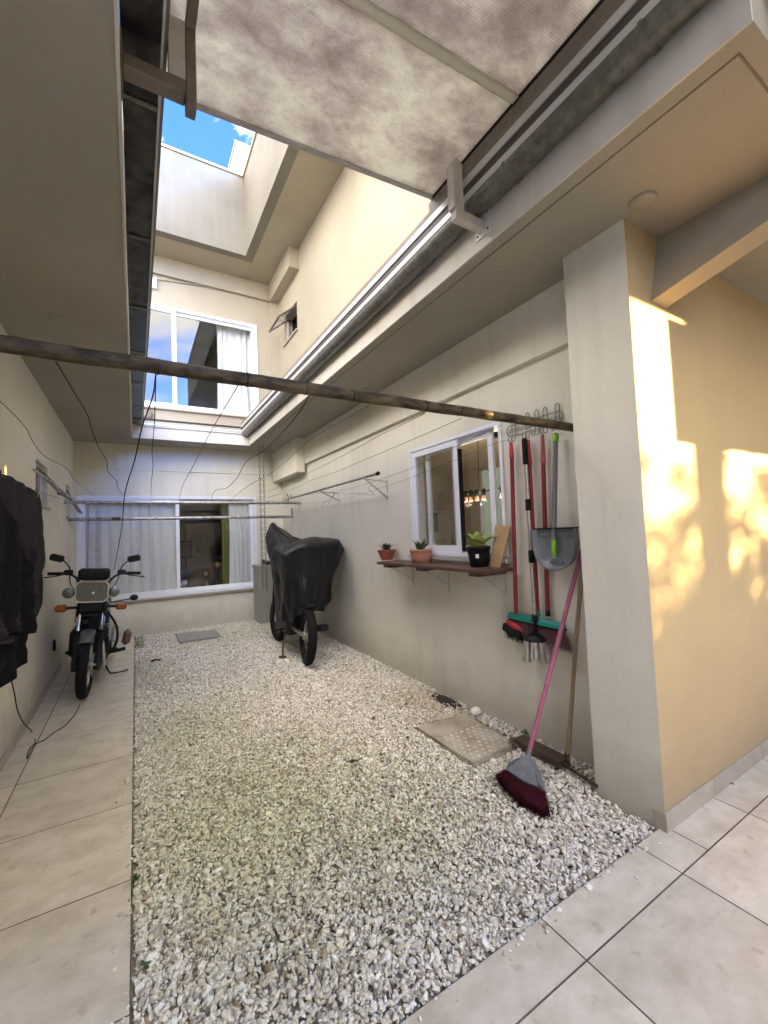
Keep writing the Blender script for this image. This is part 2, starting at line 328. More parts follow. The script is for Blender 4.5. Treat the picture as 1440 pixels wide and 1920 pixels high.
def glass_mat(name, refl=1.0, tint=(0.86, 0.90, 0.90), base=0.0, ior=1.5):
    m = bpy.data.materials.new(name); m.use_nodes = True; nt = m.node_tree; nt.nodes.remove(nt.nodes['Principled BSDF']); out = nt.nodes['Material Output']
    t = nt.nodes.new('ShaderNodeBsdfTransparent'); t.inputs[0].default_value = (*tint, 1)
    g = nt.nodes.new('ShaderNodeBsdfGlossy'); g.inputs['Roughness'].default_value = 0.01; g.inputs[0].default_value = (0.95, 0.97, 1, 1)
    f = nt.nodes.new('ShaderNodeFresnel'); gg = nt.nodes.new('ShaderNodeNewGeometry'); mi = nt.nodes.new('ShaderNodeMapRange'); mi.inputs[3].default_value = ior; mi.inputs[4].default_value = 1/ior; nt.links.new(gg.outputs['Backfacing'], mi.inputs[0]); nt.links.new(mi.outputs[0], f.inputs[0])
    a = nt.nodes.new('ShaderNodeMath'); a.operation = 'MULTIPLY_ADD'; a.inputs[1].default_value = refl; a.inputs[2].default_value = base; a.use_clamp = True
    nt.links.new(f.outputs[0], a.inputs[0]); mx = nt.nodes.new('ShaderNodeMixShader')
    nt.links.new(a.outputs[0], mx.inputs[0]); nt.links.new(t.outputs[0], mx.inputs[1]); nt.links.new(g.outputs[0], mx.inputs[2]); nt.links.new(mx.outputs[0], out.inputs[0])
    return m
M_glass = glass_mat('window_glass', tint=(0.94, 0.95, 0.945))
M_glassr = glass_mat('reflective_window_glass', refl=0.9, base=0.0, tint=(0.9, 0.92, 0.92))
def poly_mat():
    m = bpy.data.materials.new('dirty_polycarbonate'); m.use_nodes = True; nt = m.node_tree; N = nt.nodes.new; L = nt.links.new
    b = nt.nodes['Principled BSDF']; out = nt.nodes['Material Output']
    tc = N('ShaderNodeTexCoord')
    n1 = N('ShaderNodeTexNoise'); n1.inputs['Scale'].default_value = 1.7; n1.inputs['Detail'].default_value = 15; n1.inputs['Roughness'].default_value = 0.78; n1.inputs['Distortion'].default_value = 0.0
    mp = N('ShaderNodeMapping'); mp.inputs['Scale'].default_value = (0.8, 1.3, 1); L(tc.outputs['Object'], mp.inputs[0]); L(mp.outputs[0], n1.inputs[0])
    cr = N('ShaderNodeValToRGB'); e = cr.color_ramp.elements
    e[0].position = 0.40; e[0].color = (0.265, 0.235, 0.20, 1); e[1].position = 0.62; e[1].color = (0.49, 0.475, 0.405, 1)
    k = cr.color_ramp.elements.new(0.47); k.color = (0.32, 0.29, 0.255, 1); k = cr.color_ramp.elements.new(0.53); k.color = (0.39, 0.365, 0.32, 1)
    L(n1.outputs[0], cr.inputs[0])
    sp2 = N('ShaderNodeTexNoise'); sp2.inputs['Scale'].default_value = 70; sp2.inputs['Detail'].default_value = 8; sp2.inputs['Roughness'].default_value = 0.75; L(tc.outputs['Object'], sp2.inputs[0])
    sr = N('ShaderNodeValToRGB'); sr.color_ramp.elements[0].position = 0.30; sr.color_ramp.elements[0].color = (.45, .40, .36, 1); sr.color_ramp.elements[1].position = 0.46; sr.color_ramp.elements[1].color = (1, 1, 1, 1); L(sp2.outputs[0], sr.inputs[0])
    sm = N('ShaderNodeMix'); sm.data_type = 'RGBA'; sm.blend_type = 'MULTIPLY'; sm.inputs['Factor'].default_value = 0.38; L(cr.outputs[0], sm.inputs['A']); L(sr.outputs[0], sm.inputs['B'])
    # flutes of the twin-wall sheet, running across
    wv = N('ShaderNodeTexWave'); wv.bands_direction = 'Y'; wv.inputs['Scale'].default_value = 30; wv.inputs['Distortion'].default_value = 0; L(tc.outputs['Object'], wv.inputs[0])
    mw = N('ShaderNodeMix'); mw.data_type = 'RGBA'; mw.blend_type = 'MULTIPLY'; mw.inputs['Factor'].default_value = 0.13; L(sm.outputs['Result'], mw.inputs['A']); L(wv.outputs[0], mw.inputs['B'])
    L(mw.outputs['Result'], b.inputs['Base Color']); b.inputs['Roughness'].default_value = 0.45
    tr = N('ShaderNodeBsdfTranslucent'); L(mw.outputs['Result'], tr.inputs[0])
    mx = N('ShaderNodeMixShader'); mx.inputs[0].default_value = 0.85; L(b.outputs[0], mx.inputs[1]); L(tr.outputs[0], mx.inputs[2])
    L(mx.outputs[0], out.inputs[0])
    return m
M_poly = poly_mat()
def translucent(name, col, f=0.6):
    m = mat(name, col, 0.5, var=0.3, vscale=12); nt = m.node_tree; t = nt.nodes.new('ShaderNodeBsdfTranslucent'); t.inputs[0].default_value = (*col, 1)
    x = nt.nodes.new('ShaderNodeMixShader'); x.inputs[0].default_value = f; nt.links.new(nt.nodes['Principled BSDF'].outputs[0], x.inputs[1]); nt.links.new(t.outputs[0], x.inputs[2]); nt.links.new(x.outputs[0], nt.nodes['Material Output'].inputs[0]); return m
M_joint = translucent('pale_joint_profile', (0.62, 0.60, 0.54), 0.85)

# ------------------------------------------------------------------ setting: ground
MB().box(-60, 60, -60, 60, -0.5, -0.06).build('ground', M_ground)['kind'] = 'structure'
XW = 2.42; XP = 2.19; XL = -0.80; YB = 7.85; YS = 1.14; ZC = 3.07; OX0, OX1, OY1 = -0.04, 1.70, 7.28; SY = 0.45
paving = tag(MB().box(XL, -0.03, -1.6, YB, -0.055, -0.0018).build('tiled_floor', M_grout), kind='structure')
MB().box(-0.03, 5.4, -1.6, 1.165, -0.055, -0.0018).build('grout_bed', M_grout, paving)
TG = 0.0032
def tile(x0, x1, y0, y1):
    dz = random.uniform(-0.0004, 0.0004)
    o = MB().box(x0+TG, x1-TG, y0+TG, y1-TG, -0.0012, dz, b=0.0005).build('tile', M_tile, paving)
ys = [-1.6, -0.92, -0.28, 0.345, 0.985, 1.654, 2.277, 2.917, 3.556, 4.207, 4.813, 5.45, 6.085, 6.72, 7.355, YB]
for a, b in zip(ys, ys[1:]):
    tile(XL, -0.665, a, b); tile(-0.665, -0.03, a, b)
xs = [-0.03, 0.655, 1.32, 1.985, 2.66, 3.325, 3.99, 4.655, 5.4]
fy = [-1.6, -0.92, -0.28, 0.345, 0.978, 1.172]
for i, (a, b) in enumerate(zip(fy, fy[1:])):
    for c, d in zip(xs, xs[1:]):
        if i == 4 and c > XP: tile(c, d, a, YS)
        elif i == 4 and d > XP+0.1: tile(c, XP+0.03, a, b); tile(XP+0.03, d, a, YS)
        else: tile(c, d, a, b)

# gravel bed and its stones
bed = tag(MB().box(-0.03, XW+0.05, 1.172, YB, -0.055, -0.022).build('gravel_bed', M_soil), kind='structure')
def gravel():
    def proto(ico):
        if ico:
            t = (1+5**.5)/2
            v = np.array([(-1,t,0),(1,t,0),(-1,-t,0),(1,-t,0),(0,-1,t),(0,1,t),(0,-1,-t),(0,1,-t),(t,0,-1),(t,0,1),(-t,0,-1),(-t,0,1)], float); v /= np.linalg.norm(v[0])
            f = np.array([(0,11,5),(0,5,1),(0,1,7),(0,7,10),(0,10,11),(1,5,9),(5,11,4),(11,10,2),(10,7,6),(7,1,8),(3,9,4),(3,4,2),(3,2,6),(3,6,8),(3,8,9),(4,9,5),(2,4,11),(6,2,10),(8,6,7),(9,8,1)])
        else:
            v = np.array([(1,0,0),(0,1,0),(-1,0,0),(0,-1,0),(0,0,1),(0,0,-1)], float)
            f = np.array([(0,1,4),(1,2,4),(2,3,4),(3,0,4),(1,0,5),(2,1,5),(3,2,5),(0,3,5)])
        return v, f
    allv = []; allf = []; allc = []; off = 0
    plates = [(1.80, 2.30, 2.07, 2.74), (0.52, 1.12, 6.80, 7.52)]
    for (y0, y1, dens, ico) in ((1.172, 5.1, 12000, True), (3.7, YB, 9000, False)):
        x0, x1 = -0.028, XW
        n = int((x1-x0)*(y1-y0)*dens)
        P = np.stack([RNG.uniform(x0+.008, x1-.006, n), RNG.uniform(y0+.008, y1-.008, n)], 1)
        keep = ~((P[:, 0] > XP-0.02) & (P[:, 1] < 1.50))
        for (a, b, c, d) in plates: keep &= ~((P[:, 0] > a) & (P[:, 0] < b) & (P[:, 1] > c) & (P[:, 1] < d) & (RNG.random(n) > 0.03))
        fade = np.clip((P[:, 1]-3.7)/1.4, 0, 1); keep &= (RNG.random(n) > fade) if ico else (RNG.random(n) < fade)
        # bare patch of soil beside the wall
        q = ((P[:, 0]-2.36)/0.15)**2 + ((P[:, 1]-3.0)/0.28)**2; keep &= ~((q < 1) & (RNG.random(n) > 0.06+0.35*q))
        P = P[keep]; n = len(P); zlift = np.zeros(n)
        if ico:   # a few stray stones on the tiles
            Q1 = np.stack([-0.03-np.abs(RNG.normal(0, .035, 60)), RNG.uniform(1.2, 4.2, 60)], 1); Q2 = np.stack([RNG.uniform(0, 2.1, 70), 1.165-np.abs(RNG.normal(0, .03, 70))], 1)
            P = np.concatenate([P, Q1, Q2]); zlift = np.concatenate([zlift, np.full(130, .5)]); n = len(P)
        v, f = proto(ico); nv = len(v)
        V = np.repeat(v[None], n, 0)
        V *= 1 + RNG.uniform(-0.36, 0.34, (n, nv, 1))
        size = RNG.gamma(6.5, 1.23, n)/8*0.0070; size = np.clip(size, 0.0035, 0.018)
        size = size*(1.0 if ico else 1.18)
        sc3 = np.stack([size*RNG.uniform(1.0, 1.5, n), size*RNG.uniform(0.75, 1.1, n), size*RNG.uniform(0.5, 0.85, n)], 1)
        V *= sc3[:, None, :]
        # random tilt + spin
        a = RNG.uniform(0, 2*np.pi, n); b = RNG.normal(0, 0.45, n); g = RNG.normal(0, 0.45, n)
        ca, sa, cb, sb, cg, sg = np.cos(a), np.sin(a), np.cos(b), np.sin(b), np.cos(g), np.sin(g)
        Rm = np.zeros((n, 3, 3))
        Rm[:, 0, 0] = ca*cb; Rm[:, 0, 1] = ca*sb*sg-sa*cg; Rm[:, 0, 2] = ca*sb*cg+sa*sg
        Rm[:, 1, 0] = sa*cb; Rm[:, 1, 1] = sa*sb*sg+ca*cg; Rm[:, 1, 2] = sa*sb*cg-ca*sg
        Rm[:, 2, 0] = -sb; Rm[:, 2, 1] = cb*sg; Rm[:, 2, 2] = cb*cg
        V = np.einsum('nij,nkj->nki', Rm, V)
        z = RNG.uniform(-0.020, 0.006, n) + 0.004*np.sin(P[:, 0]*5.1+1)*np.sin(P[:, 1]*3.3)
        z = np.where(zlift > 0, size*0.55, z)
        V += np.stack([P[:, 0], P[:, 1], z], 1)[:, None, :]
        allv.append(V.reshape(-1, 3)); allf.append((f[None]+(np.arange(n)*nv)[:, None, None]+off).reshape(-1, 3)); off += n*nv
        # colour: white marble, cream, grey, tan; greener and darker in algae patches
        k = RNG.random(n); base = np.array([(0.81, 0.76, 0.68), (0.73, 0.66, 0.55), (0.48, 0.45, 0.40), (0.40, 0.31, 0.22), (0.84, 0.82, 0.78)])
        ix = np.select([k < .40, k < .62, k < .76, k < .81], [0, 1, 2, 3], 4); c = base[ix]*RNG.uniform(0.82, 1.06, (n, 1))
        X, Y = P[:, 0], P[:, 1]
        alg = np.zeros(n)
        for (cx, cy, rx, ry, w) in ((0.5, 2.3, .6, 1.0, .95), (0.9, 1.9, .8, .6, .7), (1.0, 2.4, .6, .6, .5), (0.35, 3.6, .5, .8, .6), (1.2, 6.9, .8, .5, .5), (1.1, 1.7, .35, .3, .45), (0.15, 5.5, .25, .9, .5), (1.0, 2.9, .35, .5, .45), (2.0, 3.3, .3, .25, .25)):
            alg = np.maximum(alg, w*np.exp(-(((X-cx)/rx)**2+((Y-cy)/ry)**2)))
        alg = np.clip(alg*(0.55+0.9*RNG.random(n)), 0, 0.8)[:, None]
        c = c*(1-alg) + c*np.array([0.68, 0.71, 0.53])*alg
        tan = 0.8*np.exp(-(((X-2.2)/.28)**2+((Y-3.05)/.35)**2))[:, None]*RNG.random((n, 1))
        c = c*(1-tan)+c*np.array([0.75, 0.58, 0.38])*tan
        allc.append(np.repeat(c, nv, 0))
    V = np.concatenate(allv).astype(np.float32); F_ = np.concatenate(allf).astype(np.int32); Cc = np.concatenate(allc)
    me = bpy.data.meshes.new('gravel'); me.vertices.add(len(V)); me.vertices.foreach_set('co', V.ravel())
    me.loops.add(F_.size); me.loops.foreach_set('vertex_index', F_.ravel())
    me.polygons.add(len(F_)); me.polygons.foreach_set('loop_start', np.arange(0, F_.size, 3, dtype=np.int32)); me.polygons.foreach_set('use_smooth', np.zeros(len(F_), dtype=bool)); me.update(calc_edges=True)
    at_ = me.color_attributes.new('stone', 'FLOAT_COLOR', 'POINT'); at_.data.foreach_set('color', np.concatenate([Cc, np.ones((len(Cc), 1))], 1).astype(np.float32).ravel())
    m = bpy.data.materials.new('marble_chips'); m.use_nodes = True; nt = m.node_tree; b = nt.nodes['Principled BSDF']
    va = nt.nodes.new('ShaderNodeVertexColor'); va.layer_name = 'stone'; b.inputs['Roughness'].default_value = 0.65
    ns = nt.nodes.new('ShaderNodeTexNoise'); ns.inputs['Scale'].default_value = 160; g = nt.nodes.new('ShaderNodeNewGeometry'); nt.links.new(g.outputs['Position'], ns.inputs[0])
    mr = nt.nodes.new('ShaderNodeMapRange'); mr.inputs[1].default_value = 0.3; mr.inputs[2].default_value = 0.65; mr.inputs[3].default_value = 0.85; mr.inputs[4].default_value = 1.04; nt.links.new(ns.outputs[0], mr.inputs[0])
    mx = nt.nodes.new('ShaderNodeVectorMath'); mx.operation = 'SCALE'; nt.links.new(va.outputs[0], mx.inputs[0]); nt.links.new(mr.outputs[0], mx.inputs['Scale']); nt.links.new(mx.outputs[0], b.inputs['Base Color'])
    me.materials.append(m)
    o = bpy.data.objects.new('gravel', me); C.objects.link(o)
    tag(o, 'white and cream marble chip gravel covering the courtyard', 'gravel', kind='stuff')
gravel()

# ------------------------------------------------------------------ house shell, lower storey
def house_part(name, mb, m, parent=None): return mb.build(name, m, parent)
# left wall with two window openings
lw = MB()
wy = [(5.03, 5.62, 1.90, 2.32), (7.02, 7.45, 1.88, 2.32)]
TH = 0.16
lw.box(XL-TH, XL, -3.0, 5.03, -0.05, ZC+0.23); lw.box(XL-TH, XL, 5.62, 7.02, -0.05, ZC+0.23); lw.box(XL-TH, XL, 7.45, YB, -0.05, ZC+0.23)
for (a, b, c, d) in wy: lw.box(XL-TH, XL, a, b, -0.05, c); lw.box(XL-TH, XL, a, b, d, ZC+0.23)
left_wall = tag(lw.build('left_wall', M_wall), 'long cream plastered wall on the left behind the black motorcycle', 'wall')
# solid black box: room darkness behind the small left windows put into its colour
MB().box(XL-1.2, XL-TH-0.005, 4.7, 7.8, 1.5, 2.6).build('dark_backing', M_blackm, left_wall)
# back wall with the window opening (lower) and upper storey opening
bw = MB()
bx0, bx1, bz0, bz1 = XL+0.035, 1.92, 0.58, 2.24
bw.box(XL, bx0, YB, YB+TH, -0.05, ZC); bw.box(bx1, XW, YB, YB+TH, -0.05, ZC); bw.box(bx0, bx1, YB, YB+TH, -0.05, bz0); bw.box(bx0, bx1, YB, YB+TH, bz1, ZC)
bw.box(XL, XW, YB-0.018, YB+0.002, 2.655, ZC)      # slightly proud lintel beam
back_wall = tag(bw.build('back_wall', M_wall), 'cream plastered wall at the far end around the wide sliding window', 'wall')
# right wall with window
rw = MB()
wy0, wy1, wz0, wz1 = 2.255, 3.505, 1.265, 2.315
rw.box(XW, XW+TH, YS+0.2, wy0, -0.05, ZC); rw.box(XW, XW+TH, wy1, YB, -0.05, ZC); rw.box(XW, XW+TH, wy0, wy1, -0.05, wz0); rw.box(XW, XW+TH, wy0, wy1, wz1, ZC)
rw.box(XW-0.045, XW+0.002, 1.50, YB-0.02, 2.655, ZC)
rw.box(2.24, XW-0.047, 6.45, YB-0.02, 2.52, ZC-0.001)
right_wall = tag(rw.build('right_wall', M_wall), 'long cream plastered wall on the right behind the hanging brooms', 'wall')
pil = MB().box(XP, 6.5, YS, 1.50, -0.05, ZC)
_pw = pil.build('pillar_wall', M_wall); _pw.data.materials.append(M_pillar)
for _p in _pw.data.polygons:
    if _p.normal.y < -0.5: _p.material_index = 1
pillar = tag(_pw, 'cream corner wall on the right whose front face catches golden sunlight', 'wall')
# the tapered beam springing from the sunlit wall
bm_ = MB(); A = [(2.40, YS, 2.68), (2.40, 0.62, 2.80), (2.52, 0.62, ZC-0.002), (2.52, YS, ZC-0.002)]; B = [(2.555, YS, 2.68), (2.555, 0.62, 2.80), (2.60, 0.62, ZC-0.002), (2.60, YS, ZC-0.002)]
A = [(2.40, YS, 2.68), (2.43, SY, 2.86), (2.52, SY, ZC-0.002), (2.52, YS, ZC-0.002)]; B = [(2.555, YS, 2.68), (2.575, SY, 2.86), (2.66, SY, ZC-0.002), (2.66, YS, ZC-0.002)]
bm_.add(A+B, [(0, 3, 2, 1), (4, 5, 6, 7), (0, 1, 5, 4), (1, 2, 6, 5), (2, 3, 7, 6), (3, 0, 4, 7)])
tag(bm_.build('ceiling_beam', M_soffit), 'short tapering beam under the right soffit above the sunlit wall', 'beam')
# canopy slab: left, back, right
sl = MB().box(XL-TH, OX0, -3.0, YB+TH, ZC, ZC+0.21)
sl.box(OX0, OX1, OY1, YB+TH, ZC, ZC+0.21)
sl.box(OX1, 6.5, SY, YB+TH, ZC, ZC+0.21)
# drip groove rib near the slab edge
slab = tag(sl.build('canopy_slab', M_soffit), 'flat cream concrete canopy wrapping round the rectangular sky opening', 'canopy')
fa = MB(); e = 0.012
fa.box(OX1-e, OX1-0.001, SY, OY1, ZC-0.004, ZC+0.215); fa.box(OX0+0.001, OX0+e, SY, OY1, ZC-0.004, ZC+0.215); fa.box(OX0+e, OX1-e, OY1-e, OY1-0.001, ZC-0.004, ZC+0.215)
fa.build('fascia', M_fascia, slab)
gr = MB()
for (a, b, c, d) in ((OX1+0.075, OX1+0.082, SY+0.06, 7.5), (OX1+0.082, 6.4, SY+0.06, SY+0.067)): gr.box(a, b, c, d, ZC-0.003, ZC-0.0003)
gr.build('drip_line', M_brownp, slab)
for (p, r) in (((1205, 378), 0.062), ((105, 597), 0.05), ((690, 731), 0.055)):
    q = at(*p, z=ZC-0.006); MB().lathe([(1e-4, -0.016), (r*0.94, -0.016), (r, -0.011), (r, 0.01)], (q.x, q.y, ZC), 28).build('ceiling_plate', M_soffit, slab)

# skirting on the left wall and round the pillar wall
sk = thing('skirting', 'row of pale skirting tiles along the foot of the left wall', 'skirting', (XL, 0, 0))
for a, b in zip(ys, ys[1:]):
    MB().box(0.0005, 0.009, a+0.0015, b-0.0015, -0.004, 0.075, b=0.0015).build('tile', M_skirt, sk)
sk2 = thing('skirting', 'grey tile skirting wrapping the foot of the sunlit wall corner', 'skirting', (XP, YS, 0))
for a, b in ((-0.011, 0.49), (0.493, 1.13), (1.133, 1.8), (1.803, 2.5), (2.503, 3.2)):
    MB().box(a, b, -0.011, -0.0005, -0.002, 0.088, b=0.0015).build('tile', M_skirt, sk2)
MB().box(-0.011, -0.0005, -0.0002, 0.055, -0.03, 0.088, b=0.0015).build('tile', M_skirt, sk2)

# ------------------------------------------------------------------ upper storey
LNH = 5.1; ZU = ZC+0.21; ZE = 6.33; ZT = at(458, 334, y=7.13).z; PY = 7.13; PX = 1.68; PEND = -0.45
ux0, ux1, uz0, uz1 = 0.05, 2.015, 3.73, 5.50
ub = MB()
ub.box(-6, ux0, YB, YB+TH, ZU, ZE); ub.box(ux1, XW, YB, YB+TH, ZU, ZE); ub.box(ux0, ux1, YB, YB+TH, ZU, uz0); ub.box(ux0, ux1, YB, YB+TH, uz1, ZE)
ub.box(-6, 2.27, YB-0.06, YB+0.002, 6.02, ZE); ub.box(2.27, XW, YB-0.09, YB+0.002, ZU, ZE)
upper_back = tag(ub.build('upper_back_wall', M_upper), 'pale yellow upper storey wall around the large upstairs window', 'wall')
ur = MB(); sy0, sy1, sz0, sz1 = 6.72, 7.42, 5.02, 5.52
ur.box(XW, XW+TH, PEND, sy0, ZU, ZE); ur.box(XW, XW+TH, sy1, YB, ZU, ZE); ur.box(XW, XW+TH, sy0, sy1, ZU, sz0); ur.box(XW, XW+TH, sy0, sy1, sz1, ZE)
ur.box(XW-0.17, XW+0.002, 6.55, YB-0.09, 5.98, ZE)
ur.box(XW+TH, 7.5, PEND, PEND+TH, ZU, ZE); ur.box(7.34, 7.5, PEND, YB, ZU, ZE)
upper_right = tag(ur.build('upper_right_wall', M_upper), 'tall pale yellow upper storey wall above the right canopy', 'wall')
MB().box(XW+TH+0.02, 4.0, 6.4, 7.8, 4.6, 5.9).build('dark_backing', M_blackm, upper_right)  # black box whose colour supplies the dark behind the small upper window
ro = MB()
ro.box(-6, PX+0.14, PY, PY+0.14, ZE, ZT); ro.box(PX, PX+0.14, PEND-0.1, PY, ZE, ZT)
ro.box(PX+0.14, 7.6, PEND-0.1, PEND+0.04, ZE, ZT)
eaves = tag(ro.build('roof_parapet', M_parapet), 'tall grey-cream parapet round the roof above the upstairs window', 'parapet')
MB().box(-6, PX+0.138, PY+0.14, 12, ZE+0.002, ZE+0.2).box(PX+0.14, 7.6, PEND+0.04, 12, ZE+0.002, ZE+0.2).build('eaves_soffit', M_upper, eaves)
MB().box(PX+0.1, 7.4, PEND, SY-.002, ZU+.03, ZU+.2).build('overhang_floor', M_soffit, upper_right)
cp = MB(); cp.box(-6, PX+0.165, PY-0.025, PY+0.165, ZT, ZT+0.035); cp.box(PX-0.025, PX+0.165, PEND-0.125, PY-0.025, ZT, ZT+0.035)
cp.build('coping', mat('coping', (0.42, 0.33, 0.20), 0.7), eaves)
a = at(443, 300, y=11); b = at(474, 282, y=11)
tw = thing('rooftop_tower', 'sunlit cream tank tower rising behind the roof parapet', 'tower', (a.x, 11, ZE))
MB().box(0, 2.2, 0, 1.5, 0, b.z-ZE).build('wall', M_upper, tw); MB().box(-0.03, 2.23, -0.03, 1.53, b.z-ZE, b.z-ZE+0.06).build('roof', M_upper, tw)
# conduit and junction box on the upper wall
cd = thing('conduit', 'thin cream cable running below the upstairs soffit to a white box', 'cable')
pts = [at(290, 528, y=YB-0.03), at(300, 524, y=YB-0.025), at(400, 540, y=YB-0.02), at(505, 566, y=YB-0.02)]
MB().tube(spline(pts), 0.009, 6).build('cable', M_upper, cd)
q = at(288, 531, y=YB-0.03); MB().box(q.x-0.05, q.x+0.05, YB-0.06, YB-0.001, q.z-0.09, q.z+0.09, b=0.008).build('junction_box', M_white, cd)
for k, (p, l) in enumerate((((276, 775), 'small brown arched vent cap under the left end of the upstairs window'), ((478, 803), 'small brown arched vent cap under the right end of the upstairs window'))):
    q = at(*p, y=YB-0.02)
    o = MB().lathe([(0.001, -0.05), (0.075, -0.05), (0.085, -0.035), (0.085, 0.0)], (q.x, YB-0.001, q.z-0.02), 20, ax='y').build('vent_cap', M_brownp)
    tag(o, l, 'vent')
# ------------------------------------------------------------------ windows
def frame_rect(mb, u0, u1, z0, z1, w, d0, d1, axis, b=0.002):
    """rectangular frame in a plane; axis 'y': wall faces -y (u = x), 'x': wall faces -x (u = y); d0..d1 depth range"""
    def bx(a, b_, c, d):
        if axis == 'y': mb.box(a, b_, d0, d1, c, d, b=b)
        else: mb.box(d0, d1, a, b_, c, d, b=b)
    bx(u0, u1, z0, z0+w); bx(u0, u1, z1-w, z1); bx(u0, u0+w, z0+w, z1-w); bx(u1-w, u1, z0+w, z1-w)
def pane(u0, u1, z0, z1, d, axis, m, parent, name='pane'):
    mb = MB()
    if axis == 'y': mb.box(u0, u1, d, d+0.005, z0, z1)
    else: mb.box(d, d+0.005, u0, u1, z0, z1)
    return mb.build(name, m, parent)
def curtain(name, x0, x1, z0, z1, y, amp, nf, m, parent=None, seed=0, slant=0):
    rr = random.Random(seed); mb = MB(); n = nf*10; rows = 14
    ph = [rr.uniform(0, 6) for _ in range(4)]; vs = []
    for j in range(rows+1):
        t = j/rows
        for i in range(n+1):
            s = i/n; w = s*nf*2*math.pi
            a = amp*(0.55+0.45*math.sin(s*9+ph[0]))*(0.6+0.5*t)
            yy = y + a*math.sin(w+0.8*math.sin(s*7+ph[1])+0.35*math.sin(t*3+ph[2])) + 0.3*a*math.sin(2.7*w+ph[3])
            xx = x0+(x1-x0)*s + 0.012*math.sin(t*5+s*13) + slant*(t-0.5)*s
            vs.append((xx, yy, z1+(z0-z1)*t))
    fs = [(j*(n+1)+i, j*(n+1)+i+1, (j+1)*(n+1)+i+1, (j+1)*(n+1)+i) for j in range(rows) for i in range(n)]
    mb.add(vs, fs, True); return mb.build(name, m, parent)
# --- wide ground floor window
w = thing('sliding_window', 'wide white two-panel sliding window at the far end of the courtyard', 'window', (0, YB, 0))
mb = MB(); frame_rect(mb, bx0, bx1, bz0, bz1, 0.05, -0.02, 0.12, 'y'); mb.build('frame', M_alu, w)
mid = 0.61
s1 = MB(); frame_rect(s1, bx0+0.05, mid+0.03, bz0+0.05, bz1-0.05, 0.055, 0.0, 0.035, 'y'); s1 = s1.build('sash', M_alu, w)
s2 = MB(); frame_rect(s2, mid-0.03, bx1-0.05, bz0+0.05, bz1-0.05, 0.055, 0.045, 0.08, 'y'); s2 = s2.build('sash', M_alu, w)
pane(bx0+0.10, mid-0.02, bz0+0.1, bz1-0.1, 0.016, 'y', M_glass, s1); pane(mid+0.02, bx1-0.10, bz0+0.1, bz1-0.1, 0.062, 'y', M_glass, s2)
mb = MB(); mb.box(bx0-0.03, bx1+0.02, YB-0.06, YB+0.14, bz0-0.035, bz0-0.002, b=0.004)
mb.build('sill', M_granite, w, (0, -YB, 0))
o = curtain('curtain', bx0+0.02, mid+0.0, bz0-0.2, bz1+0.02, YB+0.15, 0.035, 9, M_curtain, seed=3); tag(o, 'pale blue-grey curtain closed behind the left half of the far window', 'curtain')
xa = at(429, 1000, y=YB+0.15).x
o = curtain('curtain', xa, bx1+0.05, bz0-0.2, bz1+0.02, YB+0.15, 0.032, 6, M_curtain, seed=5); tag(o, 'pale blue-grey curtain gathered at the right end of the far window', 'curtain')
xo = at(421, 1000, y=YB+0.2).x
o = curtain('curtain', xo-0.05, xo+0.07, bz0-0.3, bz1+0.02, YB+0.24, 0.02, 2, M_olive, seed=6); tag(o, 'narrow olive curtain edge hanging inside the far window', 'curtain')
# bedroom behind
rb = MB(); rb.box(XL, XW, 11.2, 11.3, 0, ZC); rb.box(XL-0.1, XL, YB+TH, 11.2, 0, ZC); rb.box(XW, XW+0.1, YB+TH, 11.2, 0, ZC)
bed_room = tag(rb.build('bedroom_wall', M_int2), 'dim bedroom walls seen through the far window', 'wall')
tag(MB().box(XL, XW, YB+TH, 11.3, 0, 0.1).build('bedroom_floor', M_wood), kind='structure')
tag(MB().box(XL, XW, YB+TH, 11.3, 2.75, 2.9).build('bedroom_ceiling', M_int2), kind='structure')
q0 = at(357, 985, y=11.1); q1 = at(409, 1140, y=11.1)
dr = thing('wardrobe', 'pale cupboard front against the bedroom wall', 'wardrobe', ((q0.x+q1.x)/2, 10.9, 0.1))
MB().box(-0.42, 0.42, -0.05, 0.28, 0, q0.z-0.1, b=0.01).build('carcass', mat('cupboard', (0.34, 0.28, 0.21), 0.6, var=0.1), dr)
for s in (-1, 1): MB().box(0.005*s if s > 0 else -0.41, 0.41 if s > 0 else -0.005, -0.07, -0.052, 0.03, q0.z-0.13, b=0.004).build('door', mat('cupboard_door', (0.38, 0.31, 0.24), 0.6), dr)
q = at(371, 1031, y=10.8)
tag(MB().box(q.x-0.07, q.x+0.07, 10.79, 10.825, q.z-0.09, q.z+0.09, b=0.02).build('wall_screen', M_black), 'small black rectangle mounted on the bedroom cupboard', 'screen')
q = at(345, 1030, y=10.6)
fr = thing('picture', 'dark picture behind the left side of the bedroom gap', 'picture', (q.x, 10.6, q.z))
mb = MB(); frame_rect(mb, -0.17, 0.17, -0.2, 0.2, 0.04, -0.03, 0, 'y'); mb.build('frame', M_black, fr); MB().box(-0.13, 0.13, -0.01, 0, -0.16, 0.16).build('print', M_leather, fr)
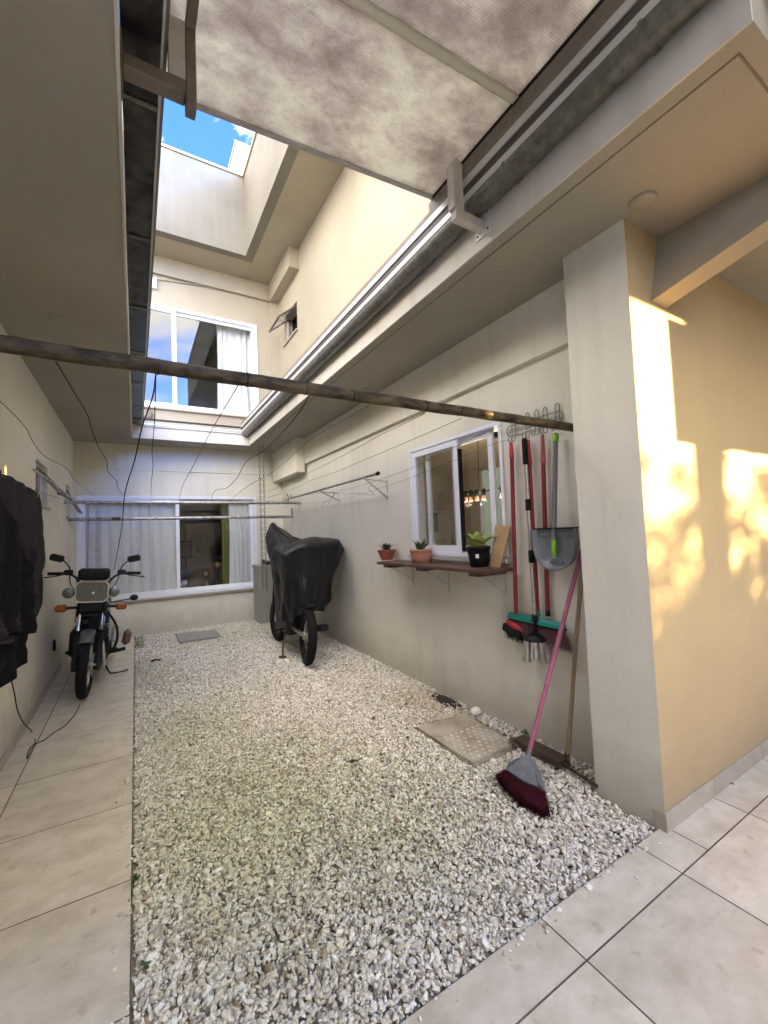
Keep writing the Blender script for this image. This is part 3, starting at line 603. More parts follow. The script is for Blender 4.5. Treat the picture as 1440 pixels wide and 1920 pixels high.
# bed and bedding
q = at(345, 1090, y=9.3)
bd = thing('bed', 'bed with navy and purple bedding inside the far window', 'bed', (q.x, 9.4, 0.1))
MB().box(-0.7, 0.35, -0.6, 1.2, 0, 0.3, b=0.02).build('base', M_wood, bd); MB().box(-0.7, 0.35, -0.6, 1.2, 0.3, 0.5, b=0.05).build('mattress', M_purple, bd)
q = at(342, 1078, y=9.0); tag(MB().ball(q, 0.2, 14, sq=(1.1, 0.6, 0.5)).build('pillow', M_navy), 'navy pillow on the bed inside the far window', 'pillow')
q = at(347, 1098, y=8.85); tag(MB().ball(q, 0.2, 14, sq=(1.0, 0.6, 0.55)).build('pillow', M_purple), 'white and purple patterned pillow on the bed', 'pillow')

def skinfig(name, joints, edges, radii, m, parent, root=0, lev=2):
    me = bpy.data.meshes.new(name); me.from_pydata([tuple(j) for j in joints], edges, []); me.update()
    o = bpy.data.objects.new(name, me); C.objects.link(o); me.materials.append(m)
    if parent: o.parent = parent
    sk_ = o.modifiers.new('Skin', 'SKIN'); sk_.use_smooth_shade = True
    for i, r in enumerate(radii):
        v = me.skin_vertices[0].data[i]; v.radius = (r, r) if not isinstance(r, tuple) else r; v.use_root = (i == root)
    sb = o.modifiers.new('Subdivision', 'SUBSURF'); sb.levels = lev; sb.render_levels = lev
    return o
def person():
    hip = at(360, 1098, y=8.75); chest = at(392, 1066, y=8.75); neck = at(407, 1060, y=8.72); head = at(415.5, 1054, y=8.7)
    p = thing('person', 'person in a dark brown robe bending forward inside the far window', 'person', (hip.x, 8.75, 0.1))
    L = lambda v: Vector(v)-Vector((hip.x, 8.75, 0.1))
    h = L(hip); ch = L(chest); nk = L(neck); hd = L(head)
    J = [h, (h+ch)/2+Vector((0, 0, .02)), ch, nk, hd, hd+(hd-nk).normalized()*0.07]
    e = [(0, 1), (1, 2), (2, 3), (3, 4), (4, 5)]; r = [(.13, .12), (.13, .11), (.15, .11), .05, .075, .06]
    k = len(J)
    for s in (-1, 1):
        J += [h+Vector((0.0, .10*s, -.10)), h+Vector((.06, .10*s, -h.z*0.5)), h+Vector((-.02, .10*s, -h.z+.06)), h+Vector((.14, .11*s, -h.z+.03))]
        e += [(0, k), (k, k+1), (k+1, k+2), (k+2, k+3)]; r += [.09, .06, .04, .035]; k += 4
        J += [ch+Vector((.03, .18*s, .0)), ch+Vector((.06, .19*s, -.24)), ch+Vector((.14, .14*s, -.42)), ch+Vector((.17, .12*s, -.50))]
        e += [(2, k), (k, k+1), (k+1, k+2), (k+2, k+3)]; r += [.06, .045, .032, .03]
        for f_, off in enumerate(((-.02, -.02), (-.005, -.005), (.01, .005), (.025, .015))):
            J += [J[k+3]+Vector((off[0], off[1], -.07)), J[k+3]+Vector((off[0]+.01, off[1], -.10+.006*f_))]; m_ = k+4+2*f_
            e += [(k+3, m_), (m_, m_+1)]; r += [.010, .008]
        J += [J[k+3]+Vector((.035, -.03, -.03)), J[k+3]+Vector((.045, -.035, -.06))]; e += [(k+3, k+12), (k+12, k+13)]; r += [.011, .009]
        k += 14
    b = skinfig('body', J, e, r, M_skin, p)
    # robe: sleeves and skirt over the body
    J = [h+Vector((0, 0, .01)), (h+ch)/2+Vector((0, 0, .04)), ch+Vector((0, 0, .01)), nk-(nk-ch)*0.3]
    e = [(0, 1), (1, 2), (2, 3)]; r = [(.20, .19), (.18, .16), (.19, .15), .09]; k = 4
    J += [h+Vector((0.0, 0, -.35)), h+Vector((0.02, 0, -.6))]; e += [(0, 4), (4, 5)]; r += [(.19, .2), (.2, .22)]; k = 6
    for s in (-1, 1):
        J += [ch+Vector((.03, .18*s, .0)), ch+Vector((.06, .19*s, -.24)), ch+Vector((.12, .16*s, -.40))]
        e += [(2, k), (k, k+1), (k+1, k+2)]; r += [.09, .085, .08]; k += 3
    skinfig('robe', J, e, r, M_brownrobe, p)
    d = (hd-nk).normalized()
    MB().ball(hd+d*0.02+Vector((-.015, 0, .045)), 0.105, 14, sq=(1, .85, .85)).build('hair', M_hair, p)
    MB().ball(hd+Vector((.07, 0, -.035)), 0.02, 8, sq=(1.3, .8, .8)).build('nose', M_skin, p)
person()
# --- upstairs window
w = thing('upstairs_window', 'large white sliding window upstairs reflecting the sky', 'window', (0, YB, 0))
mb = MB(); frame_rect(mb, ux0, ux1, uz0, uz1, 0.045, -0.02, 0.12, 'y'); mb.build('frame', M_alu, w)
um = at(327, 700, y=YB).x
s1 = MB(); frame_rect(s1, ux0+0.045, um+0.035, uz0+0.045, uz1-0.045, 0.05, 0.0, 0.035, 'y'); s1 = s1.build('sash', M_alu, w)
s2 = MB(); frame_rect(s2, um-0.03, ux1-0.045, uz0+0.045, uz1-0.045, 0.05, 0.045, 0.08, 'y'); s2 = s2.build('sash', M_alu, w)
pane(ux0+0.09, um-0.01, uz0+0.09, uz1-0.09, 0.016, 'y', M_glassr, s1); pane(um+0.015, ux1-0.09, uz0+0.09, uz1-0.09, 0.062, 'y', M_glassr, s2)
MB().box(ux0-0.02, ux1+0.02, -0.05, 0.1, uz0-0.03, uz0-0.002).build('sill', M_upper, w)
xa = at(407, 700, y=YB+0.25).x
o = curtain('curtain', xa, ux1+0.08, uz0-0.1, uz1+0.1, YB+0.25, 0.04, 7, mat('white_curtain', (0.8, 0.78, 0.74), 0.9), seed=8); tag(o, 'white curtain drawn to the right inside the upstairs window', 'curtain')
xa = at(252, 700, y=YB+0.25).x
o = curtain('curtain', xa-0.3, xa+0.1, uz0-0.1, uz1+0.1, YB+0.25, 0.04, 4, M_curtain, seed=9, slant=0.1); tag(o, 'white curtain at the left end of the upstairs window', 'curtain')
ui = MB(); ui.box(-2, 4, YB+3, YB+3.1, ZU, ZE); ui.box(-2, -1.9, YB+TH, YB+3, ZU, ZE); ui.box(XW, XW+0.1, YB+TH, YB+3, ZU, ZE); ui.box(-2, 4, YB+TH, YB+3, ZU-0.05, ZU+0.02); ui.box(-2, 4, YB+TH, YB+3, ZE-0.1, ZE)
tag(ui.build('upstairs_room', M_int2), 'dim room behind the upstairs window', 'room')
# --- small awning windows
def awning(name, label, xp, y0, y1, z0, z1, side, tilt, depth=0.0):
    """side=+1: wall face looks +x (left wall); -1: wall face looks -x"""
    w = thing(name, label, 'window', (xp, 0, 0))
    d = -side*0.05
    mb = MB(); a, b = sorted((d, d-side*0.03)); frame_rect(mb, y0, y1, z0, z1, 0.028, a, b, 'x', b=0.001); mb.build('frame', M_alu2 if side < 0 else M_alu, w)
    sash = MB(); frame_rect(sash, y0+0.03, y1-0.03, -(z1-z0)+0.04, 0, 0.025, -0.012, 0.012, 'x', b=0.001); s = sash.build('sash', M_brownp if side > 0 else M_brownd, w)
    s.location = (d, 0, z1-0.03); s.rotation_euler = (0, -side*tilt, 0)
    g = pane(y0+0.05, y1-0.05, -(z1-z0)+0.06, -0.02, 0, 'x', M_glass, s)
    MB().box(min(0.03*side, -TH*side), max(0.03*side, -TH*side), y0-0.03, y1+0.03, z0-0.025, z0-0.001).build('sill', M_granite if side > 0 else M_upper, w)
awning('awning_window', 'small open awning window beside the hanging dark clothes', XL, 5.03, 5.62, 1.90, 2.32, 1, R(38))
awning('awning_window', 'small open awning window in the far left corner near the pipes', XL, 7.02, 7.45, 1.88, 2.32, 1, R(28))
awning('awning_window', 'small open awning window high on the upper right wall', XW, sy0, sy1, sz0, sz1, -1, R(50))
# --- kitchen window on the right wall
w = thing('kitchen_window', 'white three-track sliding window above the plant shelf', 'window', (XW, 0, 0))
mb = MB(); frame_rect(mb, wy0, wy1, wz0, wz1, 0.03, -0.018, 0.14, 'x'); mb.build('frame', M_alu, w)
def sash(y0, y1, d, parent):
    mb = MB(); frame_rect(mb, y0, y1, wz0+0.03, wz1-0.03, 0.055, d, d+0.028, 'x'); s = mb.build('sash', M_alu, parent)
    pane(y0+0.05, y1-0.05, wz0+0.08, wz1-0.08, d+0.012, 'x', M_glass, s); return s
sash(2.78, wy1-0.03, -0.005, w); sash(2.40, 2.86, 0.035, w); sash(2.90, 3.36, 0.08, w)
MB().box(-0.004, 0.036, 2.765, 2.779, wz0+0.04, wz1-0.12).build('seal', M_black, w)
MB().box(-0.05, -0.002, wy0-0.02, wy1+0.03, wz0-0.04, wz0-0.002, b=0.003).build('sill', M_alu2, w)
# dining room behind
kr = MB(); KX = 6.2
kr.box(KX, KX+0.1, 1.5, 2.2, 0, 2.9); kr.box(KX, KX+0.1, 2.2, 6.5, 0, 0.4); kr.box(KX, KX+0.1, 2.2, 6.5, 2.7, 2.9); kr.box(KX, KX+0.1, 6.5, 7.6, 0, 2.9)  # wide unseen opening added in the far wall to daylight the room
kr.box(XW+TH, KX, 7.5, 7.6, 0, 2.9)
tag(kr.build('dining_room_wall', M_int), 'beige dining room walls seen through the kitchen window', 'wall')
tag(MB().box(XW+TH, KX+0.1, 1.5, 7.6, -0.05, 0.02).build('dining_room_floor', M_tile), kind='structure')
tag(MB().box(XW+TH, KX+0.1, 1.5, 7.6, 2.76, 2.9).build('dining_room_ceiling', M_intc), kind='structure')
# partition with a door opening deeper in the room
tag(MB().box(3.35, 3.45, 5.9, 7.5, 0.02, 2.76).build('partition', M_int), 'beige partition edge inside the dining room', 'wall')
KLAMP = 0.22
ch = thing('chandelier', 'black linear chandelier with small glass shades in the dining room', 'chandelier', (0, 0, 0))
Yc = 4.1
c1 = at(898, 866, y=Yc); c2 = at(926, 862, y=Yc-0.1)
e1 = at(868, 926, y=Yc+0.15); e2 = at(942, 917, y=Yc-0.25)
for c_ in (c1, c2): MB().box(c_.x-0.09, c_.x+0.09, c_.y-0.06, c_.y+0.06, 2.70, 2.759, b=0.005).build('ceiling_rose', M_blackm, ch)
MB().tube([e1, e2], 0.012, 6).build('bar', M_blackm, ch)
for t, c_ in ((0.42, c1), (0.74, c2)):
    q = e1.lerp(e2, t); MB().tube([(c_.x, c_.y, 2.72), q], 0.004, 5).build('suspension_wire', M_wire, ch)
for t in (0.07, 0.21, 0.35, 0.53, 0.76, 0.98):
    q = e1.lerp(e2, t); o = MB().box(q.x-0.021, q.x+0.021, q.y-0.021, q.y+0.021, q.z-0.055, q.z+0.035, b=0.004).build('lamp_holder', M_blackm, ch)
    MB().lathe([(0.02, 0), (0.024, -0.055)], (q.x, q.y, q.z-0.057), 10).build('glass_shade', M_terrap, o)
for (p, hw, hh, yy, l) in (((882, 970), 0.10, 0.17, 7.4, 'small dark framed picture on the dining room wall'), ((815, 980), 0.13, 0.2, 7.4, 'dark poster on the dining room wall behind the bottle')):
    q = at(*p, y=yy); pf = thing('picture', l, 'picture', (q.x, yy+0.08, q.z)); mb = MB(); frame_rect(mb, -hw, hw, -hh, hh, 0.025, -0.02, 0.0, 'y', b=0.001); mb.build('frame', M_black, pf); MB().box(-hw+.02, hw-.02, -0.008, 0, -hh+.02, hh-.02).build('print', M_brownp, pf)
for t in (0.12, 0.5, 0.9):
    q = e1.lerp(e2, t); pl = bpy.data.lights.new('chandelier_bulb', 'POINT'); pl.energy = KLAMP; pl.color = (1.0, 0.80, 0.55); pl.shadow_soft_size = 0.05
    po = bpy.data.objects.new('chandelier_bulb', pl); C.objects.link(po); po.parent = ch; po.location = (q.x, q.y, q.z-0.14)
# detergent bottle standing on the inner sill
tag(MB().box(XW+TH+0.001, XW+TH+0.5, 2.3, 4.1, 1.12, 1.16).build('counter', M_granite), 'granite counter inside the kitchen window', 'counter')
q = at(812, 1000, x=XW+0.28)
bt = thing('detergent_bottle', 'white squeeze bottle with green cap standing inside the window', 'bottle', (q.x, q.y, 1.16))
MB().lathe([(1e-3, 0), (.036, 0), (.04, .02), (.04, .15), (.03, .19), (.014, .205)], (0, 0, 0), 16).build('body', M_white, bt)
MB().lathe([(.016, .2), (.016, .235), (.008, .24), (.007, .262), (1e-3, .263)], (0, 0, 0), 12).build('cap', mat('mint_plastic', (0.2, 0.42, 0.36), .4), bt)
MB().box(-.0415, -.0405, -.02, .02, .05, .12).build('label_sticker', mat('blue_print', (0.25, 0.33, 0.4), .5), bt)

# ------------------------------------------------------------------ gutters and sliding roof
GX = OX1-0.014
def halfround(mb, cx, cz, r, y0, y1, a0, a1, n=14, th=0.004):
    P = [(cx+r*math.cos(a0+(a1-a0)*k/n), cz+r*math.sin(a0+(a1-a0)*k/n)) for k in range(n+1)]
    Q = [(cx+(r-th)*math.cos(a0+(a1-a0)*k/n), cz+(r-th)*math.sin(a0+(a1-a0)*k/n)) for k in range(n+1)][::-1]
    poly = [(p[0], y0, p[1]) for p in P+Q]; nn = len(poly); vs = poly+[(p[0], y1, p[2]) for p in poly]
    mb.add(vs, [(i, (i+1) % nn, nn+(i+1) % nn, nn+i) for i in range(nn)], False)
g = thing('right_gutter', 'mottled half-round galvanised gutter along the right edge of the opening', 'gutter')
gc = 1.6235; gz = 3.27
mb = MB(); halfround(mb, gc, gz, 0.0635, SY+0.02, OY1-0.02, math.pi, 2*math.pi); mb.build('trough', M_galv, g)
for p in ((965, 332), (800, 487), (700, 585), (660, 625), (612, 672), (575, 708), (1225, 110)):
    yy = at(*p, x=GX-0.05).y
    mb = MB(); halfround(mb, gc, gz, 0.069, yy-0.009, yy+0.009, math.pi*0.98, 2*math.pi*0.995, th=0.005); mb.build('strap', M_galv, g)
g = thing('left_gutter', 'shade-darkened galvanised box gutter along the left edge of the opening', 'gutter')
mb = MB(); mb.box(-0.022, 0.092, -2.1, OY1-0.02, 3.262, 3.267); mb.box(-0.027, -0.022, -2.1, OY1-0.02, 3.262, 3.36); mb.box(0.092, 0.096, -2.1, OY1-0.02, 3.262, 3.37); mb.build('trough', M_galvd, g)
for (px_, py_) in ((262, 190), (258, 445), (258, 576), (258, 660), (258, 718), (259, 762), (259, 785)):
    yy = at(px_, py_, z=3.26).y; MB().box(-0.025, 0.094, yy-0.010, yy+0.010, 3.254, 3.2615).build('strap', M_galv, g)
mb = MB(); mb.box(0.098, 0.106, -2.1, OY1-0.02, 3.262, 3.30); mb.build('rail', M_lip, g)
mb = MB(); mb.box(0.107, 0.120, -2.1, OY1-0.02, 3.302, 3.42); mb.build('rail', M_brownp, g)
# back flashing
g = thing('back_flashing', 'bright metal flashing strip along the far edge of the opening', 'flashing')
MB().box(0.1, OX1-0.1, OY1-0.05, OY1+0.2, ZU+0.001, ZU+0.008).build('sheet', M_mill, g); MB().box(-0.02, OX1-0.02, OY1-0.07, OY1-0.04, ZU+0.06, ZU+0.085).build('rail', M_blackm, g)
MB().box(-0.02, OX1-0.02, OY1-0.036, OY1-0.016, ZU-0.03, ZU+0.03).build('edge_trim', M_fascia, g)
# rails on the right for the sliding roof
g = thing('roof_rail', 'pair of shiny aluminium rails for the sliding roof above the right gutter', 'rail')
for (x0, x1, z0, z1, m) in ((1.555, 1.559, 3.268, 3.303, M_lip), (1.562, 1.585, 3.304, 3.351, M_brownd), (1.553, 1.560, 3.352, 3.392, M_lip), (1.562, 1.60, 3.394, 3.436, M_brownp)):
    MB().box(x0, x1, -2.1, OY1-0.03, z0, z1).build('rail', m, g)
# sliding roof sheet
Yf = 1.95
TL = Vector((0.125, Yf, 3.45)); TR = Vector((1.42, Yf, 3.53))
TL = at(305, 175, z=3.45); TR = at(808, 370, y=TL.y); Yf = TL.y
rs = thing('sliding_roof', 'dirty translucent polycarbonate sliding roof panel over the near half of the opening', 'roof panel', (TL.x, Yf, TL.z))
wdt = TR.x-TL.x; dz = TR.z-TL.z; mrot = Matrix.Rotation(-math.atan2(dz, wdt), 4, 'Y'); wd = math.hypot(wdt, dz)
ribs = [0.0, -(Yf-at(842, 115, z=3.5).y), -1.75, -2.7]
for a, b in zip(ribs, ribs[1:]):
    MB().box(0, wd, b+0.018, a-0.018, 0, 0.008, m=mrot).build('sheet', M_poly, rs)
for a in ribs[1:]: MB().box(0, wd, a-0.022, a+0.022, -0.012, -0.001, m=mrot, b=0.004).box(0, wd, a-0.016, a+0.016, -0.0005, 0.02, m=mrot).build('joint_profile', M_joint, rs)
MB().box(0, wd, -0.017, 0.004, -0.012, 0.014, m=mrot).build('front_edge', M_alu2, rs)
MB().box(wd+0.001, wd+0.012, -2.7, 0.004, -0.02, 0.02, m=mrot).build('side_gasket', M_rubber, rs)
MB().box(wd-0.004, wd+0.03, -2.7, 0.03, -0.10, -0.021, m=mrot, b=0.004).build('side_profile', M_brownp, rs)
MB().box(-0.02, -0.001, -2.7, 0.004, -0.02, 0.02, m=mrot).build('side_gasket', M_blackm, rs)
# L brackets
yb_ = 1.63
br = thing('roof_bracket', 'greige steel L-shaped bracket bolted to the right fascia below the roof panel', 'bracket', (OX1-e, yb_, 3.0))
MB().box(-0.008, -0.0005, -0.055, 0.055, 0.12, 0.255).build('plate', M_white, br)
for a in (-0.04, 0.04):
    for c_ in (0.14, 0.235): MB().lathe([(1e-4, -0.011), (.006, -.011), (.006, -.007)], (0, a, c_), 8, ax='x').build('bolt', M_blackm, br)
MB().box(-0.215, -0.009, -0.024, 0.024, 0.140, 0.195, b=0.003).build('arm', M_bracket, br)
MB().box(-0.228, -0.160, -0.026, 0.026, 0.1955, 0.435, b=0.003).prism([(-0.228, -0.026, 0.435), (-0.160, -0.026, 0.435), (-0.16, -0.026, 0.45), (-0.2, -0.026, 0.475)], (0, 0.052, 0)).build('post', M_bracket, br)
br = thing('roof_bracket', 'brown steel L-shaped bracket holding the left side of the roof panel', 'bracket', (OX0+e, yb_, 3.0))
MB().box(0.0005, 0.006, -0.06, 0.06, 0.09, 0.24).build('plate', M_brownp, br)
MB().box(0.007, 0.205, -0.03, 0.03, 0.140, 0.190, b=0.003).build('arm', M_brownp, br)
MB().box(0.206, 0.242, -0.03, 0.03, 0.10, 0.435, b=0.003).box(0.206, 0.242, -3.0, -0.031, 0.395, 0.435, b=0.003).build('post', M_brownp, br)
MB().box(0.15, 0.205, -0.028, 0.028, 0.191, 0.42).build('gusset', M_bracket, br)
br = thing('roof_cross_bar', 'dark brown cross bar over the left gutter near the top of the picture', 'bracket', (OX0+e, 1.36, 3.0))
MB().box(0.0005, 0.15, -0.03, 0.03, 0.29, 0.40, b=0.003).build('bar', M_brownp, br)
# rain chains
def chain(label, x, y, z1, z0, L=0.066):
    t = 0; z = z1; k = 0; mb = MB()
    while z > z0:
        pts = []
        for i in range(10):
            A = 2*math.pi*i/10; dx = 0.017*math.cos(A); dz_ = L*0.5*math.sin(A)
            pts.append(Vector((x+(dx if k % 2 else dx*0.35), y+(dx*0.35 if k % 2 else dx), z-L/2+dz_)))
        pts += pts[:2]; mb.tube(pts, 0.0048, 5, cap=False); z -= L*0.80; k += 1
    o = mb.build('rain_chain', M_galv); tag(o, label, 'chain')
q = at(485, 812, y=7.16); chain('rain chain hanging from the gutter corner down past the cabinet, left of the pair', q.x, 7.16, 3.30, 0.62)
q = at(490, 812, y=7.12); chain('rain chain hanging from the gutter corner to the cabinet top, right of the pair', q.x+0.02, 7.12, 3.30, 0.66)
tag(MB().lathe([(.05, 0.02), (.045, -.03), (.02, -.06), (.018, -0.1)], (1.65, 7.16, 3.31), 12).build('gutter_outlet', M_galv), 'small round gutter outlet above the rain chains', 'gutter outlet')

# ------------------------------------------------------------------ pipes, drying racks, lines
pz = 2.115
pole = thing('clothes_pole', 'thick weathered brown pole crossing the courtyard from wall to wall', 'pole', (0, 1.65, pz))
mb = MB(); pts = [Vector((XL+0.002+(XW-XL-0.004)*k/24, 0.002*math.sin(k*1.7), 0.0015*math.sin(k*2.3))) for k in range(25)]
mb.tube(pts, 0.0265, 18); mb.build('tube', M_pole, pole)
for x in (0.075, 0.38, 0.62, 0.84, 1.24, 1.46):
    MB().lathe([(0.0268, -0.003), (0.0280, -0.0015), (0.0280, 0.0015), (0.0268, 0.003)], (x, 0, 0), 14, ax='x').build('wire_wrap', M_wire, pole)
def pipe(name, label, a, b, r, m): o = MB().tube([a, b], r, 12).build(name, m); return tag(o, label, 'pipe')
za = at(340, 942, y=6.8).z
pipe('drying_pipe', 'upper galvanised pipe across the far end in front of the window', (XL+.003, 6.8, za), (XW-.002, 6.8, at(560, 943, y=6.8).z), 0.024, M_galvp)
lp = thing('drying_pipe', 'lower paler galvanised pipe across the far end with a short upright', 'pipe', (0, 7.22, at(340, 971, y=7.22).z))
MB().tube([(XL+.003, 0, 0), (XW-.002, 0, -0.01)], 0.024, 12).build('tube', M_galvp, lp)
q = at(547, 962, y=7.22); MB().tube([(q.x, 0, 0.03), (q.x, 0, 0.14)], 0.016, 8).build('upright', M_galvp, lp)
q = at(218, 973, y=7.19); MB().tube([(q.x-.05, 0, 0.0), (q.x+.05, 0, 0)], 0.0255, 12).build('rust_band', M_rust, lp)
# right rack
rk = thing('wall_drying_rack', 'rusty rod on two triangular wall brackets beside the kitchen window', 'drying rack')
A_ = at(708, 888, x=2.13); B_ = at(541, 938, y=6.8)
MB().tube([A_, Vector((2.15, 6.82, za+0.045))], 0.014, 10).build('rod', M_galvp, rk); MB().tube([A_+Vector((0, -0.02, 0.002)), A_+Vector((0, 0.015, 0))], 0.019, 10).build('end_cap', M_rubber, rk)
for (p1, p2) in (((725, 902), (727, 937)), ((635, 925), (637, 942))):
    a = at(*p1, x=XW-.004); b = at(*p2, x=XW-.004); xr = 2.14; zr = A_.z-0.014
    mb = MB(); mb.tube([a, b], 0.006, 6); mb.tube([a+Vector((0, 0, -.005)), (xr, a.y, zr-.004)], 0.006, 6); mb.tube([b+Vector((0, 0, .02)), (xr+.01, a.y, zr-.006)], 0.008, 6); mb.build('triangular_bracket', M_steel, rk)
mb = MB(); mb.tube(spline([at(541, 941, y=6.79), at(540, 930, y=6.79), at(537, 926, y=6.79)]), 0.007, 6); mb.tube(spline([at(541, 936, y=6.79), at(546, 931, y=6.79), at(545, 927, y=6.79)]), 0.006, 6)
tag(mb.build('wire_tie', M_rust), 'reddish wire tie joining the rack rod to the upper pipe', 'wire tie')
# left rod
lr = thing('left_drying_rod', 'thin grey rod along the left wall beside the small windows', 'drying rack')
A_ = at(64, 881, x=-0.70); MB().tube([A_, (-0.70, 6.82, za+0.042)], 0.012, 10).build('rod', M_galvp, lr)
q = at(113, 924, x=-0.72); MB().ball(q, 0.03, 8).build('clamp', M_rubber, lr)
# lines
lines = [
 ('thin washing line far left, running from the picture edge to the back pipe', [(-60, 700), (0, 752), (47, 800), (62, 829), (86, 857), (125, 878), (140, 901), (156, 914), (177, 929)], 1.9, 6.8, .0022, M_wirel),
 ('slack washing line tied to the pole above the left soffit, bowing towards the far window', [(105, 678), (130, 720), (165, 780), (171, 803), (186, 840), (200, 864), (203, 885), (219, 902), (222, 918), (233, 928)], 1.65, 6.8, .0022, M_wire),
 ('dark twisted cord running from the pole down towards the motorcycle handlebar', [(292, 702), (286, 745), (266, 802), (252, 865), (234, 925), (229, 985), (221, 1030), (214, 1068)], 1.65, 5.5, .0028, M_wire),
 ('wavy line dropping from the pole straight down to the far window top', [(292, 702), (291, 745), (289, 800), (285, 850), (287, 875), (284, 905), (283, 940)], 1.65, 6.8, .0022, M_wire),
 ('taut line from the middle of the pole to the far window mullion', [(447, 722), (430, 750), (395, 810), (363, 872), (345, 905), (337, 928), (336, 942)], 1.65, 6.8, .0020, M_wirel),
 ('sagging line from the pole past the opening corner to the back pipe', [(580, 741), (560, 775), (530, 810), (495, 845), (462, 866), (445, 895), (425, 915), (402, 921), (396, 942)], 1.65, 6.8, .0022, M_wire),
 ('line from the pole crossing behind the rain chains', [(692, 760), (640, 790), (579, 826), (540, 862), (500, 892), (470, 908), (440, 930), (430, 942)], 1.65, 6.8, .0018, M_wirel),
 ('upper line crossing the right wall above the drying rack', [(796, 775), (740, 803), (720, 812), (660, 845), (632, 860), (578, 887), (539, 903), (515, 917), (500, 922)], 1.65, 6.8, .0020, M_wirel),
 ('second line crossing the right wall above the drying rack', [(866, 784), (790, 817), (720, 847), (689, 860), (624, 887), (585, 900), (547, 918), (500, 934)], 1.65, 6.8, .0020, M_wirel),
 ('line passing in front of the kitchen window top and reaching the rack', [(940, 797), (852, 839), (782, 873), (725, 895), (687, 907), (636, 920), (560, 930), (500, 940)], 1.65, 6.8, .0015, M_wirel),
 ('lowest line passing in front of the kitchen window from the hook rail', [(955, 824), (916, 836), (850, 864), (782, 891), (720, 913), (636, 937), (566, 944)], 1.65, 6.8, .0015, M_wirel)]
for (l, p, y0, y1, r, m) in lines:
    tag(MB().tube(spline(path(p, y0, y1), 4), r, 5, cap=False).build('clothesline', m), l, 'line', 'clotheslines strung from the pole')
p = [at(x, y, x=2.25) for x, y in ((697, 910), (690, 916), (700, 925), (697, 928), (680, 926), (660, 925), (650, 928), (640, 924), (630, 925), (622, 932), (606, 945), (602, 951), (612, 949), (622, 936), (628, 924), (615, 925))]
tag(MB().tube(spline(p, 4), .0025, 5, cap=False).build('loose_wire', M_wirel), 'tangled loose wire drooping from the wall rack brackets', 'wire')

# ------------------------------------------------------------------ plant shelf
SZ = 1.2
fr_ = at(907, 1069, z=SZ); fl = at(706, 1048, z=SZ)
sx0 = 2.10; sy_0 = 2.18; sy_1 = at(706, 1048, x=sx0).y
sh = thing('plant_shelf', 'dark brown slatted wooden shelf below the kitchen window', 'shelf', (XW, 0, SZ))
n = 3; wpl = (XW-0.01-sx0)/n
for k in range(n):
    x0 = sx0-XW+k*wpl; MB().box(x0, x0+wpl-0.014, sy_0+(0.0 if k else 0.02), sy_1, -0.026, 0, b=0.002).build('slat', M_wood, sh)
for yy in (sy_0+0.14, (sy_0+sy_1)/2+0.05, sy_1-0.16):
    MB().box(sx0-XW+0.012, -0.02, yy-0.05, yy+0.05, -0.052, -0.0265, b=0.002).build('batten', M_wood, sh)
    mb = MB(); y2 = yy-0.02; mb.tube([(-0.003, y2, -0.055), (-0.003, y2, -0.255)], .004, 6); mb.tube([(-0.004, y2, -0.2), (-0.25, y2, -0.055)], .004, 6); mb.tube([(-0.003, y2, -0.056), (-0.26, y2, -0.056)], .004, 6)
    mb.build('bracket', M_alu2, sh)
def leaf(mb, base, d, L, w, bend=0.3, cup=0.25, n=5, tw=0.0):
    d = Vector(d).normalized(); s = d.cross(Vector((0, 0, 1)));
    if s.length < .1: s = Vector((math.cos(tw), math.sin(tw), 0))
    s.normalize(); nr = s.cross(d).normalized(); vs = []; p = Vector(base)
    for i in range(n+1):
        t = i/n; ww = w*math.sin(math.pi*min(1, 0.18+0.82*t)**0.9)*(1-t**4*0.9) if i < n else 0.0005
        c = p + d*L*t + Vector((0, 0, -bend*L*t*t)) ; up_ = nr*ww*cup
        vs += [c-s*ww+up_, c, c+s*ww+up_]
    fs = []
    for i in range(n): fs += [(3*i, 3*i+1, 3*i+4, 3*i+3), (3*i+1, 3*i+2, 3*i+5, 3*i+4)]
    mb.add(vs, fs, True)
def pot(name, label, pxy, r0, r1, h, m, kind, lm):
    q = at(*pxy, z=SZ); q.x = min(q.x, XW-0.02-r1)
    t = thing(name, label, 'potted plant', (q.x, q.y, SZ+0.0005))
    prof = [(1e-3, 0), (r0, 0), (r0+(r1-r0)*.5, h*.5)] if kind != 'bowl' else [(1e-3, 0), (r0, 0), (r0*1.25, h*.3), (r1*.93, h*.75)]
    prof += [(r1*.97, h*.86), (r1*1.03, h*.87), (r1*1.05, h), (r1*.93, h), (r1*.90, h*.88), (1e-3, h*.88)]
    MB().lathe(prof, (0, 0, 0), 28).build('pot', m, t)
    MB().lathe([(r1*.9, h*.885), (1e-3, h*.9)], (0, 0, 0), 16).build('soil', M_soil, t)
    rr = random.Random(name+label)
    for k in range({'bowl': 15, 'pale': 15, 'black': 13}[kind]):
        A = k*2.4+rr.uniform(-.3, .3); f = rr.uniform(.0, 1); tilt = .25+.75*f
        L = {'bowl': .125, 'pale': .14, 'black': .21}[kind]*rr.uniform(.75, 1.1); wd_ = {'bowl': .017, 'pale': .026, 'black': .050}[kind]*rr.uniform(.8, 1.1)
        mb = MB(); leaf(mb, (math.cos(A)*r1*.3*f, math.sin(A)*r1*.3*f, h*.88), (math.cos(A)*tilt, math.sin(A)*tilt, 1.1), L, wd_, .15 if kind != 'black' else .3, .35)
        mb.build('leaf', lm, t)
    return t
pot('potted_succulent', 'small dark succulent in a red-brown bowl at the left end of the shelf', (761, 1047), .058, .100, .108, M_terra, 'bowl', M_leafd)
